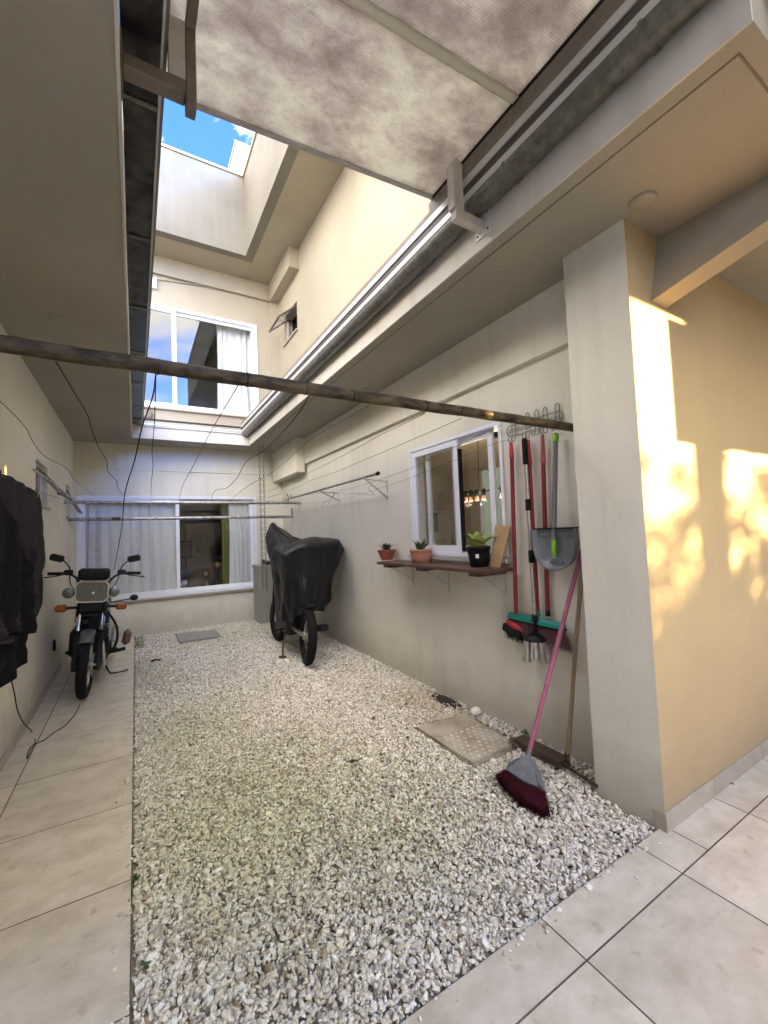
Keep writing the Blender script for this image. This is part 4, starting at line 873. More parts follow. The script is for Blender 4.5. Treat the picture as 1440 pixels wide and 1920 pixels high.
pot('potted_aloe', 'green succulent in a pale terracotta pot in the middle of the shelf', (818, 1052), .082, .104, .122, M_terrap, 'pale', M_leafg)
t = pot('potted_birdsnest_plant', 'broad yellow-green leaved plant in a black pot on the shelf', (899, 1062), .066, .094, .160, M_black, 'black', M_leafy)
MB().box(-.090, -.0865, -.045, -.02, .07, .10, m=Matrix.Rotation(R(20), 4, 'Z')).build('price_sticker', M_white, t)
a = at(918, 1054, z=SZ); b = at(937, 1057, z=SZ); 
P = [at(918, 1054, x=2.33), at(937, 1057, x=2.33), at(956, 981, x=2.385), at(928, 978, x=2.385)]
off = Vector((0.018, 0.004, 0.004)); dzz = SZ+0.001-min(p.z for p in P)
P = [p+Vector((0, 0, dzz)) for p in P]; P[1].z = P[0].z = SZ+0.001
tag(MB().prism(P, off).build('cutting_board', M_board), 'light wooden cutting board leaning against the window beside the black pot', 'cutting board')

# ------------------------------------------------------------------ hook rail and hanging tools
M_hook = mat('dull_wire_metal', (0.20, 0.195, 0.185), 0.35, metal=0.6)
hr = thing('hook_rail', 'chrome wire hook rail above the brooms', 'hook rail', (0, 0, 0))
X0 = XW-0.012
yl, yr_ = 2.20, 1.72; zt = 2.245; zbm = 2.175
mb = MB(); ring = []
for k in range(25):
    A = math.pi*2*k/24; cyy = (yl-0.035) if math.cos(A) > 0 else (yr_+0.035); ring.append(Vector((X0, cyy+0.035*math.cos(A), (zt+zbm)/2+0.04*math.sin(A))))
mb.tube(ring+[ring[1]], .0036, 6, cap=False); mb.tube([(X0, yl-.01, 2.20), (X0, yr_+.01, 2.20)], .003, 6); mb.tube([(X0, yl-.02, 2.215), (X0, yr_+.02, 2.215)], .003, 6); mb.build('rail', M_hook, hr)
for k, yk in enumerate((2.13, 2.0, 1.92, 1.85, 1.755)):
    for s in (-1, 1):
        pts = [Vector((X0-.003, yk+s*.016, 2.29-.01*abs(s))), Vector((X0-.004, yk+s*.016, 2.17)), Vector((X0-.02, yk+s*.016, 2.125)), Vector((X0-.045, yk+s*.014, 2.125)), Vector((X0-.05, yk+s*.012, 2.15))]
        MB().tube(spline([Vector((X0-.003, yk, 2.305))]+pts), .0032, 6).build('hook', M_hook, hr)
def hpt(px_, py_, off): return at(px_, py_, x=XW-off)
def strands(mb, pts0, pts1, n, r, wob, rr, seg=4):
    """bristles between two rails given as lists"""
    for i in range(n):
        s = rr.random()*(len(pts0)-1); k = int(s); f = s-k
        a = pts0[k].lerp(pts0[min(k+1, len(pts0)-1)], f)+Vector((rr.uniform(-1, 1), rr.uniform(-1, 1), rr.uniform(-1, 1)))*wob[0]
        b = pts1[k].lerp(pts1[min(k+1, len(pts1)-1)], f)+Vector((rr.uniform(-1, 1), rr.uniform(-1, 1), rr.uniform(-1, 1)))*wob[1]
        m_ = (a+b)/2+Vector((rr.uniform(-1, 1), rr.uniform(-1, 1), 0))*wob[1]*.35
        mb.tube([a, m_, b], r, 3, cap=False, smooth=False)
rr = random.Random(4)
# 1 red-handled brush
a = hpt(958, 830, .045); b = hpt(968, 1162, .06)
t = thing('scrub_brush', 'red-handled scrub brush with red and black head, leftmost on the hook rail', 'brush', b)
L_ = lambda v: Vector(v)-b
MB().tube([L_(a)+Vector((0, 0, -.1)), Vector((0, 0, 0))], .0148, 12).build('handle', M_red, t)
MB().tube([L_(a), L_(a)+Vector((0, 0, -.11))], [.012, .0180], 12).build('hanger_cap', M_redp, t)
MB().ball((0.0, 0.01, -.045), .05, 16, m=Matrix.Rotation(R(18), 4, 'X'), sq=(.75, 1.75, .62)).build('head', M_redp, t)
MB().box(-.042, .03, -.075, .09, -.115, -.052, m=Matrix.Rotation(R(14), 4, 'X'), b=.012).build('bristle_block', M_rubber, t)
mb = MB(); strands(mb, [Vector((0, -.085, -.09)), Vector((0, .085, -.06))], [Vector((0, -.095, -.15)), Vector((0, .10, -.125))], 260, .0012, (.022, .025), rr); o = mb.build('bristles', M_rubber, t); o['kind'] = 'stuff'
# 2 squeeze mop
a = hpt(983, 822, .07); b = hpt(1003, 1158, .085)
t = thing('string_mop', 'steel-handled string mop with black grips and round black head', 'mop', b)
L_ = lambda v: Vector(v)-b
A0 = L_(a)
MB().tube([A0*0.86, Vector((0, 0, 0))], .0135, 12).build('handle', M_steel, t)
for (u, v_) in ((1.0, .85), (.655, .59), (.37, .30)): MB().tube([A0*u, A0*(u-.006), A0*(v_+.006), A0*v_], [.014, .0195, .0195, .016], 12).build('grip', M_rubber, t)
MB().tube([Vector((0, 0, .02)), Vector((0, 0, -.03)), Vector((0, .0, -.035)), Vector((0, .005, -.12))], [.022, .024, .015, .016], 14).build('socket', M_black, t)
MB().lathe([(1e-3, -.10), (.03, -.105), (.078, -.128), (.084, -.140), (.078, -.15), (1e-3, -.15)], (0, .005, 0), 26).build('disc', M_black, t)
for k in range(46):
    A = 2*math.pi*k/46+rr.uniform(-.1, .1); R0 = .068*(.55 if k % 3 == 0 else 1); x = R0*math.cos(A); y = R0*math.sin(A); zl = -.29+rr.uniform(-.012, .02)
    mb = MB(); pts = [Vector((x*(1+.25*u)+.003*math.sin(9*u+k), .005+y*(1+.25*u)+.003*math.cos(8*u+k), -.145+(zl+.145)*u)) for u in (0, .2, .4, .6, .8, 1)]
    mb.tube(pts, [.0075, .0095, .0088, .0098, .009, .0065], 6); mb.build('mop_strand', M_mop, t)
# 3 wide broom
a = hpt(990, 825, .03); b = hpt(1008, 1150, .05)
t = thing('wide_broom', 'red-handled wide broom with a teal head and faded maroon bristles', 'broom', b)
L_ = lambda v: Vector(v)-b
MB().tube([L_(a)*.86, Vector((0, 0, 0.012))], .0155, 12).build('handle', M_red, t); MB().tube([L_(a), L_(a)*.86], [.012, .0190], 12).build('hanger_cap', M_redp, t)
l1 = L_(hpt(956, 1150, .06)); l2 = L_(hpt(1056, 1172, .06))
hd = (l2-l1); mb = MB(); pr_ = [(-.028, 0), (-.026, .022), (-.008, .04), (.008, .04), (.026, .022), (.028, 0)]
poly = [l1+Vector((p[0], 0, p[1]-.028)) for p in pr_]; mb.prism(poly, hd); mb.build('head', M_teal, t)
MB().tube([Vector((0, 0, .015)), Vector((0, 0, -.02))], [.017, .022], 12).build('socket', M_teal, t)
MB().box(-.024, .024, min(l1.y, l2.y), max(l1.y, l2.y), -.018, -.001, m=Matrix.Translation(((0, 0, (l1.z+l2.z)/2-.026))) @ Matrix.Rotation(math.atan2(l1.z-l2.z, l1.y-l2.y), 4, 'X')).build('bristle_base', M_rubber, t)
mb = MB(); strands(mb, [l1+Vector((0, 0, -.035)), l2+Vector((0, 0, -.035))], [l1+Vector((0, -.03, -.125)), (l1+l2)/2+Vector((-.01, -.03, -.14)), l2+Vector((-.02, -.075, -.145))][::2], 900, .0009, (.012, .022), rr)
o = mb.build('bristles', M_mauve, t); o['kind'] = 'stuff'
# 4 red stick
a = hpt(1017, 815, .04); b = hpt(1027, 1148, .03)
t = thing('mop_handle', 'bare red broom handle with a black rubber end cap behind the dustpan', 'broom handle', b)
L_ = lambda v: Vector(v)-b
MB().tube([L_(a)*.84, Vector((0, 0, .01))], .0148, 12).build('handle', M_red, t); MB().tube([L_(a), L_(a)*.84], [.012, .0180], 12).build('hanger_cap', mat('scuffed_red', (0.42, .1, .1), .5, var=.3), t)
MB().tube([Vector((0, 0, .02)), Vector((0, 0, -.025))], [.0145, .0165], 12).build('end_cap', M_rubber, t)
# 5 dustpan
a = hpt(1042, 812, .06); b = hpt(1038, 1040, .115)
t = thing('dustpan', 'long-handled grey dustpan with lime green fittings hanging on the hook rail', 'dustpan', b)
L_ = lambda v: Vector(v)-b
MB().tube([L_(a)*.93, L_(a)*.10], .0158, 12).build('handle', M_hgrey, t)
MB().tube([L_(a), L_(a)*.99, L_(a)*.925], [.010, .0195, .0195], 12).build('hanger_cap', M_green, t)
MB().tube([L_(a)*.12, L_(a)*.06, L_(a)*.02, Vector((.004, 0, -.02))], [.0165, .017, .013, .009], 12).build('handle_joint', M_green, t)
c0 = L_(hpt(1004, 992, .10)); c1_ = L_(hpt(1080, 990, .10)); zt_ = (c0.z+c1_.z)/2; yc = (c0.y+c1_.y)/2; hw = abs(c0.y-c1_.y)/2; zb_ = L_(hpt(1038, 1065, .10)).z
mb = MB(); n = 30; ring_o = []; 
for k in range(n+1):
    s = k/n; A = math.pi*s    # from +y side down and round to -y side
    yy = yc+math.cos(A)*(hw+.022*math.sin(A)); zz = zt_-(zt_-zb_)*(math.sin(A)**0.72); ring_o.append((yy, zz))
lip = []
def ringpts(scale, x, zup=0): return [Vector((x, yc+(yy-yc)*scale, zt_+(zz-zt_)*scale+zup)) for yy, zz in ring_o]
layers = [ringpts(1.0, .035), ringpts(1.035, -.012), ringpts(1.06, -.016), ringpts(1.05, -.020), ringpts(1.0, -.016), ringpts(.93, .03), ringpts(.5, .034), ringpts(.02, .034)]
vs = [p for l in layers for p in l]; w_ = n+1
mb.add(vs, [(i*w_+k, i*w_+k+1, (i+1)*w_+k+1, (i+1)*w_+k) for i in range(len(layers)-1) for k in range(n)], True)
mb.build('pan', M_greyp, t)
MB().box(-.004, .034, yc-hw*1.05, yc+hw*1.05, zt_-.002, zt_+.006, b=.001).build('lip', M_rubber, t)
MB().box(.022, .030, yc-hw*.95, yc+hw*.95, zt_-.05, zt_-.004, b=.002).build('lip_ramp', M_hgrey, t)
MB().ball((.03, .0, zb_+.035), .035, 12, sq=(.5, 1.6, 1.0)).build('hinge_boss', M_greyp, t)
# pink broom leaning
top = at(1091, 1032, x=XW-.02); foot = at(989, 1420, z=.17)
foot = at(990, 1418, x=2.06)
t = thing('pink_broom', 'pink-handled broom with grey head and maroon bristles standing on the gravel', 'broom', foot)
L_ = lambda v: Vector(v)-foot
MB().tube([L_(top), L_(top)*.965, L_(top)*.9, L_(top)*.02], [.010, .013, .0135, .0135], 12).build('handle', M_pink, t)
MB().tube([L_(top)*1.0, L_(top)*.93], .0142, 12).build('hanger_cap', mat('faded_pink_cap', (.35, .12, .16), .5), t)
g0 = L_(at(952, 1433, x=1.93)); g1 = L_(at(1019, 1478, x=1.90)); b0 = L_(at(932, 1455, x=1.86)); b1 = L_(at(1024, 1527, x=1.80))
mid_ = L_(at(987, 1450, x=1.98)); th_ = Vector((.05, .03, .0))
gt = [g0, L_(at(968, 1424, x=1.98)), L_(at(985, 1417, x=2.02)), L_(at(999, 1422, x=2.03)), L_(at(1012, 1445, x=1.99)), g1, L_(at(1018, 1486, x=1.9)), L_(at(985, 1473, x=1.9)), L_(at(947, 1446, x=1.92))]
cen = sum(gt, Vector())/len(gt); nrm_ = (gt[2]-gt[7]).cross(gt[5]-gt[0]).normalized()
if nrm_.dot(-foot) < 0: nrm_ = -nrm_
mb = MB(); nn = len(gt); vs = [p for p in gt]+[cen+(p-cen)*.86+nrm_*.022 for p in gt]+[p-nrm_*.02 for p in gt]
fs = [(i, (i+1) % nn, nn+(i+1) % nn, nn+i) for i in range(nn)]+[tuple(range(nn, 2*nn))]+[(2*nn+i, 2*nn+(i+1) % nn, (i+1) % nn, i) for i in range(nn)]+[tuple(range(2*nn, 3*nn))[::-1]]
mb.add(vs, fs, False); o = mb.build('head', M_greyp, t)
MB().tube([L_(top)*.03, Vector((0, 0, 0)), gt[2]*.5+gt[3]*.5+Vector((-.01, 0, -.03))], [.0155, .018, .02], 12).build('socket', M_greyp, t)
mb = MB(); r0 = [gt[8]+Vector((0, 0, .0)), gt[7], gt[6]]; zg = .012-foot.z
e0 = L_(at(933, 1457, z=.05)); e1_ = L_(at(975, 1500, z=.03)); e2_ = L_(at(1026, 1527, z=.03))
strands(mb, r0, [e0, e1_, e2_], 3000, .0009, (.014, .022), rr); o = mb.build('bristles', M_maroon, t); o['kind'] = 'stuff'
# rake
top = at(1094, 1040, x=XW-.02); hd0 = at(1064, 1422, x=2.28); hd0.z = max(hd0.z, .05)
t = thing('garden_rake', 'wooden-handled rake leaning on the wall with its rusty teeth along the gravel', 'rake', hd0)
L_ = lambda v: Vector(v)-hd0
MB().tube([L_(top), L_(top)*.5+Vector((0, .004, 0)), Vector((0, 0, 0))], [.0125, .0135, .0135], 10).build('handle', M_stick, t)
MB().tube([Vector((0, 0, .03)), Vector((0, 0, -.01)), Vector((-.01, -.02, -.055+.02))], [.016, .014, .010], 8).build('ferrule', M_rust, t)
A_ = L_(at(1000, 1398, z=.045)); B_ = L_(at(1120, 1476, z=.045)); dd = B_-A_
mb = MB(); mb.prism([A_+Vector((0, 0, -.008)), A_+Vector((.006, .0, -.008)), A_+Vector((.006, 0, .012)), A_+Vector((0, 0, .012))], dd); mb.build('head_bar', M_rust, t)
for k in range(15):
    q = A_+dd*(k+.4)/15; MB().tube([q, q+Vector((.05, .015, .0)), q+Vector((.07, .02, -.025))], [.004, .0035, .002], 5).build('tooth', M_rust, t)
mb = MB(); r5 = random.Random(9); ring_ = []
for k in range(18):
    A = 2*math.pi*k/18; ring_.append(Vector((2.345+.075*math.cos(A)*r5.uniform(.7, 1.1), 3.0+.22*math.sin(A)*r5.uniform(.8, 1.1), -.012)))
mb.add(ring_+[Vector((2.35, 3.0, .026))], [(k, (k+1) % 18, 18) for k in range(18)]); o = mb.build('bare_soil', mat('dark_soil', (.045, .03, .022), .95, var=.5, vscale=40, bump=.6)); tag(o, 'patch of dark bare soil against the wall above the inspection cover', 'soil', kind='stuff')
# loose boards by the wall
def board(name, label, p, q_, wv, th, m):
    a, b = Vector(p), Vector(q_); d = (b-a); s = Vector((0, 0, 1)).cross(d).normalized()*wv
    o = MB().prism([a, a+s, a+s+Vector((0, 0, th)), a+Vector((0, 0, th))], d).build(name, m); tag(o, label, 'board')
a = at(990, 1386, z=.05); b = at(1060, 1420, z=.05)
board('dark_board', 'dark brown timber offcut lying against the wall behind the rake', (2.30, 2.10, .018), (2.30, 1.74, .018), -.10, .04, mat('dark_timber', (.075, .045, .03), .7, var=.4, vscale=8, stretch=(8, 1, 8)))
a = at(961, 1386, z=.03); b = at(1019, 1414, z=.03)
board('light_board', 'thin light brown board lying in front of the dark timber', (a.x, a.y, .020), (b.x, b.y, .020), -.035, .016, mat('light_timber', (.25, .14, .07), .7, var=.4, vscale=8, stretch=(8, 1, 8)))

# ------------------------------------------------------------------ ground covers, stone, litter
mh = thing('inspection_cover', 'worn concrete inspection cover with rows of pale studs in the gravel', 'manhole cover', (0, 0, 0))
Q = [Vector((1.835, 2.11, .006)), Vector((2.235, 2.125, .006)), Vector((2.28, 2.69, .006)), Vector((1.83, 2.715, .006))]
MB().prism([p-Vector((0, 0, .04)) for p in Q], (0, 0, .04)).build('slab', M_concrete, mh)
M_stud = mat('worn_stud', (.58, .54, .47), .4, var=.2, vscale=30)
st = MB().lathe([(1e-4, .0035), (.011, .003), (.0135, 0)], (0, 0, 0), 12).build('stud', M_stud, mh); first = True
for j in range(8):
    for i in range(7):
        x = 1.875+i*.052+(.026 if j % 2 else 0); y = 2.15+j*.045
        if x > 2.235+.08*(y-2.1): continue
        if random.random() < .06: continue
        if first: st.location = (x, y, .0062); first = False
        else: inst(st, (x, y, .0062), parent=mh, scale=(random.uniform(.8, 1.1),)*3)
cv = MB().prism([(.54, 6.86, -.01), (1.075, 6.83, -.01), (1.105, 7.36, -.01), (.535, 7.5, -.01)], (0, 0, .034)).build('grey_cover', M_greycov); tag(cv, 'plain grey rectangular drain cover at the far end of the gravel', 'drain cover')
def pebble():
    mb = MB(); mb.ball((0, 0, 0), .042, 16, sq=(1.1, .85, .75)); return mb
q = at(892, 1333, z=.045); tag(pebble().build('white_stone', M_stone, None, q), 'single rounded white stone at the corner of the inspection cover', 'stone')
cb = thing('grey_cabinet', 'grey-green utility cabinet in the far right corner under the rain chains', 'cabinet', (1.83, 7.38, -.02))
MB().box(0, .30, 0, .44, 0, .98, b=.006).build('body', M_cab, cb); MB().box(-.015, .315, -.02, .445, .981, 1.02, b=.004).build('lid', M_cab, cb)
q = at(497, 1050, y=7.5)
tp = thing('hose_tap', 'dark rusty tap fitting on top of the grey cabinet', 'tap', (q.x+.02, 7.5, 1.0))
MB().tube(spline([(-.08, 0, .02), (-.03, 0, .05), (.03, 0, .05), (.1, 0, .03)]), .022, 8).build('pipe', M_rust, tp); MB().box(-.02, .12, -.05, .05, .002, .03, b=.004).build('base', M_blackm, tp); MB().ball((-.05, 0, .07), .03, 10).build('valve', M_rust, tp)
q = at(102, 1210, x=XL+.01)
tag(MB().box(XL+.0005, XL+.022, q.y-.035, q.y+.035, q.z-.06, q.z+.06, b=.006).build('wall_outlet', M_black), 'small dark fitting low on the left wall by the motorcycle', 'outlet')
def litter(name, label, px_, n, sz, m, cat, flat=.3):
    q = at(*px_, z=.018); mb = MB(); r2 = random.Random(label)
    for k in range(n): 
        A = r2.uniform(0, 6.28); leaf(mb, (r2.uniform(-sz, sz)*.4, r2.uniform(-sz, sz)*.4, r2.uniform(.0, .006)), (math.cos(A), math.sin(A), r2.uniform(.05, flat)), sz*r2.uniform(.6, 1.2), sz*r2.uniform(.25, .4), .15, .5, 4)
    o = mb.build(name, m, None, q); tag(o, label, cat)
litter('dead_leaf', 'curled dark dead leaf in the middle of the gravel', (663, 1430), 4, .04, M_deadleaf, 'dead leaf', .9)
litter('dead_leaf', 'small brown dead leaf right of the covered motorcycle wheel', (617, 1315), 3, .03, M_deadleaf, 'dead leaf', .6)
litter('dead_leaf', 'small dark leaf on the floor tiles beside the sunlit wall', (1374, 1471), 3, .02, M_deadleaf, 'dead leaf', .6)
litter('dead_leaf', 'dark speck of leaf near the far drain cover', (440, 1210), 3, .03, M_deadleaf, 'dead leaf', .6)
litter('dead_leaf', 'dark leaf fragment in front of the pillar foot', (1140, 1510), 2, .015, M_deadleaf, 'dead leaf', .5)
for p, l, s in (((925, 1337), 'weed sprouting beside the white stone', .04), ((985, 1377), 'small weed by the wall left of the pink broom', .035), ((700, 1347), 'tiny green weed left of the inspection cover', .025), ((762, 1322), 'tiny green weed in the tan gravel patch', .025), ((765, 1385), 'little green sprout near the cover corner', .02), ((256, 1650), 'green weed at the tile edge in the foreground', .03), ((257, 1512), 'small green tuft at the tile edge', .02), ((274, 1810), 'dark green sprig at the tile edge nearest the camera', .02)):
    litter('weed', l, p, 9, s, M_leafg, 'weed', 1.2)
for k, (px_, py_) in enumerate(((480, 1330), (560, 1500), (400, 1600), (760, 1560), (880, 1640), (350, 1350), (1020, 1600))):
    litter('dead_leaf', ['tiny brown leaf scrap in the upper middle of the gravel', 'tiny brown leaf scrap at the centre of the gravel', 'small brown leaf scrap low on the left of the gravel', 'small brown leaf scrap below the pink broom side', 'small curled leaf near the lower right gravel edge', 'tiny dark leaf scrap near the left tiles', 'small brown leaf scrap close to the front tiles'][k], (px_, py_), 2, .018, M_deadleaf, 'dead leaf', .6)
o = MB(); r2 = random.Random(3)
for k in range(150):
    x = r2.uniform(-.03, .09); y = r2.uniform(6.9, 7.7); A = r2.uniform(0, 6.28); leaf(o, (x, y, .0), (math.cos(A)*.5, math.sin(A)*.5, 1), r2.uniform(.02, .06), .004, .2, .2, 3)
tag(o.build('grass_tuft', mat('dry_grass', (.19, .20, .06), .7, var=.4)), 'yellow-green grass tuft at the far corner of the tiles', 'grass', kind='stuff')
q0 = at(283, 1240, z=.018); q1 = at(303, 1238, z=.02)
tag(MB().tube(spline([q0, (q0+q1)/2+Vector((0, .02, .01)), q1]), [.012, .014, .016, .014, .012, .012, .011, .01, .01, .01, .01, .008, .006][:len(spline([q0, (q0+q1)/2, q1]))], 6).build('twig', M_deadleaf), 'short dark twig on the gravel beside the tiles', 'twig')
cbp = [at(20, 1272, x=-.62), at(24, 1300, x=-.62), at(33, 1335, z=.10)]
cbp = [at(20, 1270, x=-.60), at(27, 1300, x=-.61), at(33, 1332, x=-.63), at(44, 1355, x=-.66), at(60, 1372, z=.004), at(66, 1390, z=.004), at(58, 1408, z=.004), at(50, 1423, z=.004), at(58, 1400, z=.006), at(85, 1386, z=.004), at(103, 1372, z=.004), at(120, 1362, z=.004), at(140, 1340, z=.004), at(149, 1322, z=.004)]
tag(MB().tube(spline(cbp, 5), .0035, 6).build('power_cable', M_wire), 'thin black cable trailing from the hanging clothes across the floor tiles', 'cable')

# ------------------------------------------------------------------ hanging dark clothes
def clothes():
    t = thing('hanging_clothes', 'dark plum robe and trousers hanging over a line at the left edge', 'clothes', (-0.55, 3.0, 0))
    def sheet(name, ylo, yhi, top, bot, xoff, amp, nf, m, ph, edge=None, wr=.004):
        nu, nv = nf*9, 42; vs = []
        for j in range(nv+1):
            v = j/nv
            for i in range(nu+1):
                u = i/nu
                y = ylo+(yhi-ylo)*u; 
                if edge: y = ylo+(edge(v)-ylo)*u
                z = top(u)+(bot(u)-top(u))*v
                a = amp*(0.25+1.1*v)*(.6+.4*math.sin(u*5+ph))
                x = xoff + a*math.sin(u*nf*6.283+ph+1.3*math.sin(v*3+ph)) + wr*math.sin(v*17+u*9+ph)*v + .4*wr*math.sin(v*41+u*23)+.35*wr*math.sin(u*57+v*12)
                vs.append((x, y-3.0, z))
        fs = [(j*(nu+1)+i, j*(nu+1)+i+1, (j+1)*(nu+1)+i+1, (j+1)*(nu+1)+i) for j in range(nv) for i in range(nu)]
        mb = MB(); mb.add(vs, fs, True); o = mb.build(name, m, t); s = o.modifiers.new('Solidify', 'SOLIDIFY'); s.thickness = .006; return o
    # right silhouette of the robe in the plane x=-0.55
    sil = [(72, 925), (75, 960), (76, 990), (80, 1035), (76, 1060), (70, 1072), (76, 1100), (76, 1130), (68, 1150), (50, 1168)]
    S = [at(a, b, x=-0.55) for a, b in sil]
    def edge(v):
        z = S[0].z+(S[-1].z-S[0].z)*v
        for p, q in zip(S, S[1:]):
            if q.z <= z <= p.z: return p.y+(q.y-p.y)*(p.z-z)/(p.z-q.z+1e-6)
        return S[-1].y
    ztop = S[0].z; zb = S[-1].z
    sheet('robe', 2.0, 3.5, lambda u: ztop-.01+.02*math.sin(u*3), lambda u: zb-.02+.10*(1-u)*math.sin(u*4+.5), 0.0, .05, 6, M_robe, 0.4, edge)
    S2 = [at(a, b, x=-0.58) for a, b in [(52, 1150), (54, 1185), (44, 1210), (42, 1240), (34, 1262), (20, 1278), (-5, 1292)]]
    def edge2(v):
        z = S2[0].z+(S2[-1].z-S2[0].z)*v
        for p, q in zip(S2, S2[1:]):
            if q.z <= z <= p.z: return p.y+(q.y-p.y)*(p.z-z)/(p.z-q.z+1e-6)
        return S2[-1].y
    sheet('trousers', 1.9, 3.2, lambda u: S2[0].z+.2, lambda u: S2[-1].z+.02*math.sin(u*6), -.03, .022, 4, M_robe2, 2.0, edge2, .006)
    # front sleeve falling in a dark loop
    sheet('sleeve', 2.0, 2.95, lambda u: ztop-.08-.45*u*u, lambda u: 1.05+.25*(1-u)**2, .06, .03, 3, M_robe2, 4.0, None, .008)
    o = sheet('belt_fold', 2.1, 3.3, lambda u: 1.36-.30*math.sin(u*3.0)+.22*u, lambda u: 1.16-.16*math.sin(u*3.1)+.16*u, .045, .022, 4, M_robe, 1.0, None, .008)
    for y in (2.55, 3.50): MB().box(-.008, .008, y-3.006, y-2.994, ztop-.03, ztop+.03, b=.002).build('clothes_peg', M_stick, t)
    return ztop
zt0 = clothes()
tag(MB().tube(spline([(-.55, 1.65, pz-.02), (-.55, 2.3, zt0+.02), (-.55, 3.0, zt0), (-.55, 3.55, zt0+.01), (-.57, 5, 1.93), (-.6, 6.8, za)], 5), .0022, 5, cap=False).build('clothesline', M_wirel), 'washing line carrying the dark clothes along the left wall', 'line', 'clotheslines strung from the pole')

# ------------------------------------------------------------------ motorcycles
def wheel(parent, c, Rw, tw, rz=0, tilt=0, rimm=M_chrome, spokes=True, name='wheel'):
    m = Matrix.Rotation(rz, 4, 'Z') @ Matrix.Rotation(tilt, 4, 'Y')
    prof = []
    for k in range(15):
        A = math.pi*2*k/14; prof.append((Rw-tw*.55+tw*.55*math.cos(A), tw*.5*math.sin(A)))
    mb = MB(); mb.lathe(prof, (0, 0, 0), 44, m, ax='x')
    # tread blocks
    for k in range(48):
        A = 2*math.pi*k/48
        for s in (-1, 0, 1):
            A2 = A+(.065 if s == 0 else 0); w0 = tw*(.12 if s == 0 else .10); xo = s*tw*.27; rad = Rw-(0.002 if s == 0 else tw*.10)
            mm = m @ Matrix.Rotation(A2, 4, 'X') @ Matrix.Translation((xo, rad, 0)) @ Matrix.Rotation(-s*.6, 4, 'Z')
            mb.box(-w0, w0, -.006, .005, -.011, .011, m=mm)
    w = mb.build(name, M_rubber, parent, c)
    MB().lathe([(Rw-tw*1.02, -tw*.30), (Rw-tw*1.15, -tw*.28), (Rw-tw*1.2, 0), (Rw-tw*1.15, tw*.28), (Rw-tw*1.02, tw*.30), (Rw-tw*.98, 0), (Rw-tw*1.02, -tw*.30)], (0, 0, 0), 40, m, ax='x').build('rim', rimm, w)
    MB().lathe([(1e-3, -.055), (.045, -.055), (.05, -.045), (.035, -.03), (.035, .03), (.05, .045), (.045, .055), (1e-3, .055)], (0, 0, 0), 18, m, ax='x').build('hub', M_steel, w)
    mb = MB()
    for k in range(32):
        A = 2*math.pi*k/32; A2 = A+(.55 if k % 4 < 2 else -.55); s = -1 if k % 2 else 1
        p0 = m @ Vector((s*.035, math.cos(A2)*.045, math.sin(A2)*.045)); p1 = m @ Vector((0, math.cos(A)*(Rw-tw*1.15), math.sin(A)*(Rw-tw*1.15))); mb.tube([p0, p1], .0018, 4, cap=False)
    o = mb.build('spokes', M_steel, w); o['kind'] = 'stuff'
    return w
def rrect(mb, cx, cz, hw, hh, r, y0, y1):
    P = []
    for qx, qz, a0 in ((1, 1, 0), (-1, 1, 90), (-1, -1, 180), (1, -1, 270)):
        for k in range(5):
            A = R(a0+22.5*k); P.append((cx+qx*(hw-r)+r*math.cos(A), y1, cz+qz*(hh-r)+r*math.sin(A)))
    return mb.prism(P, (0, y0-y1, 0))
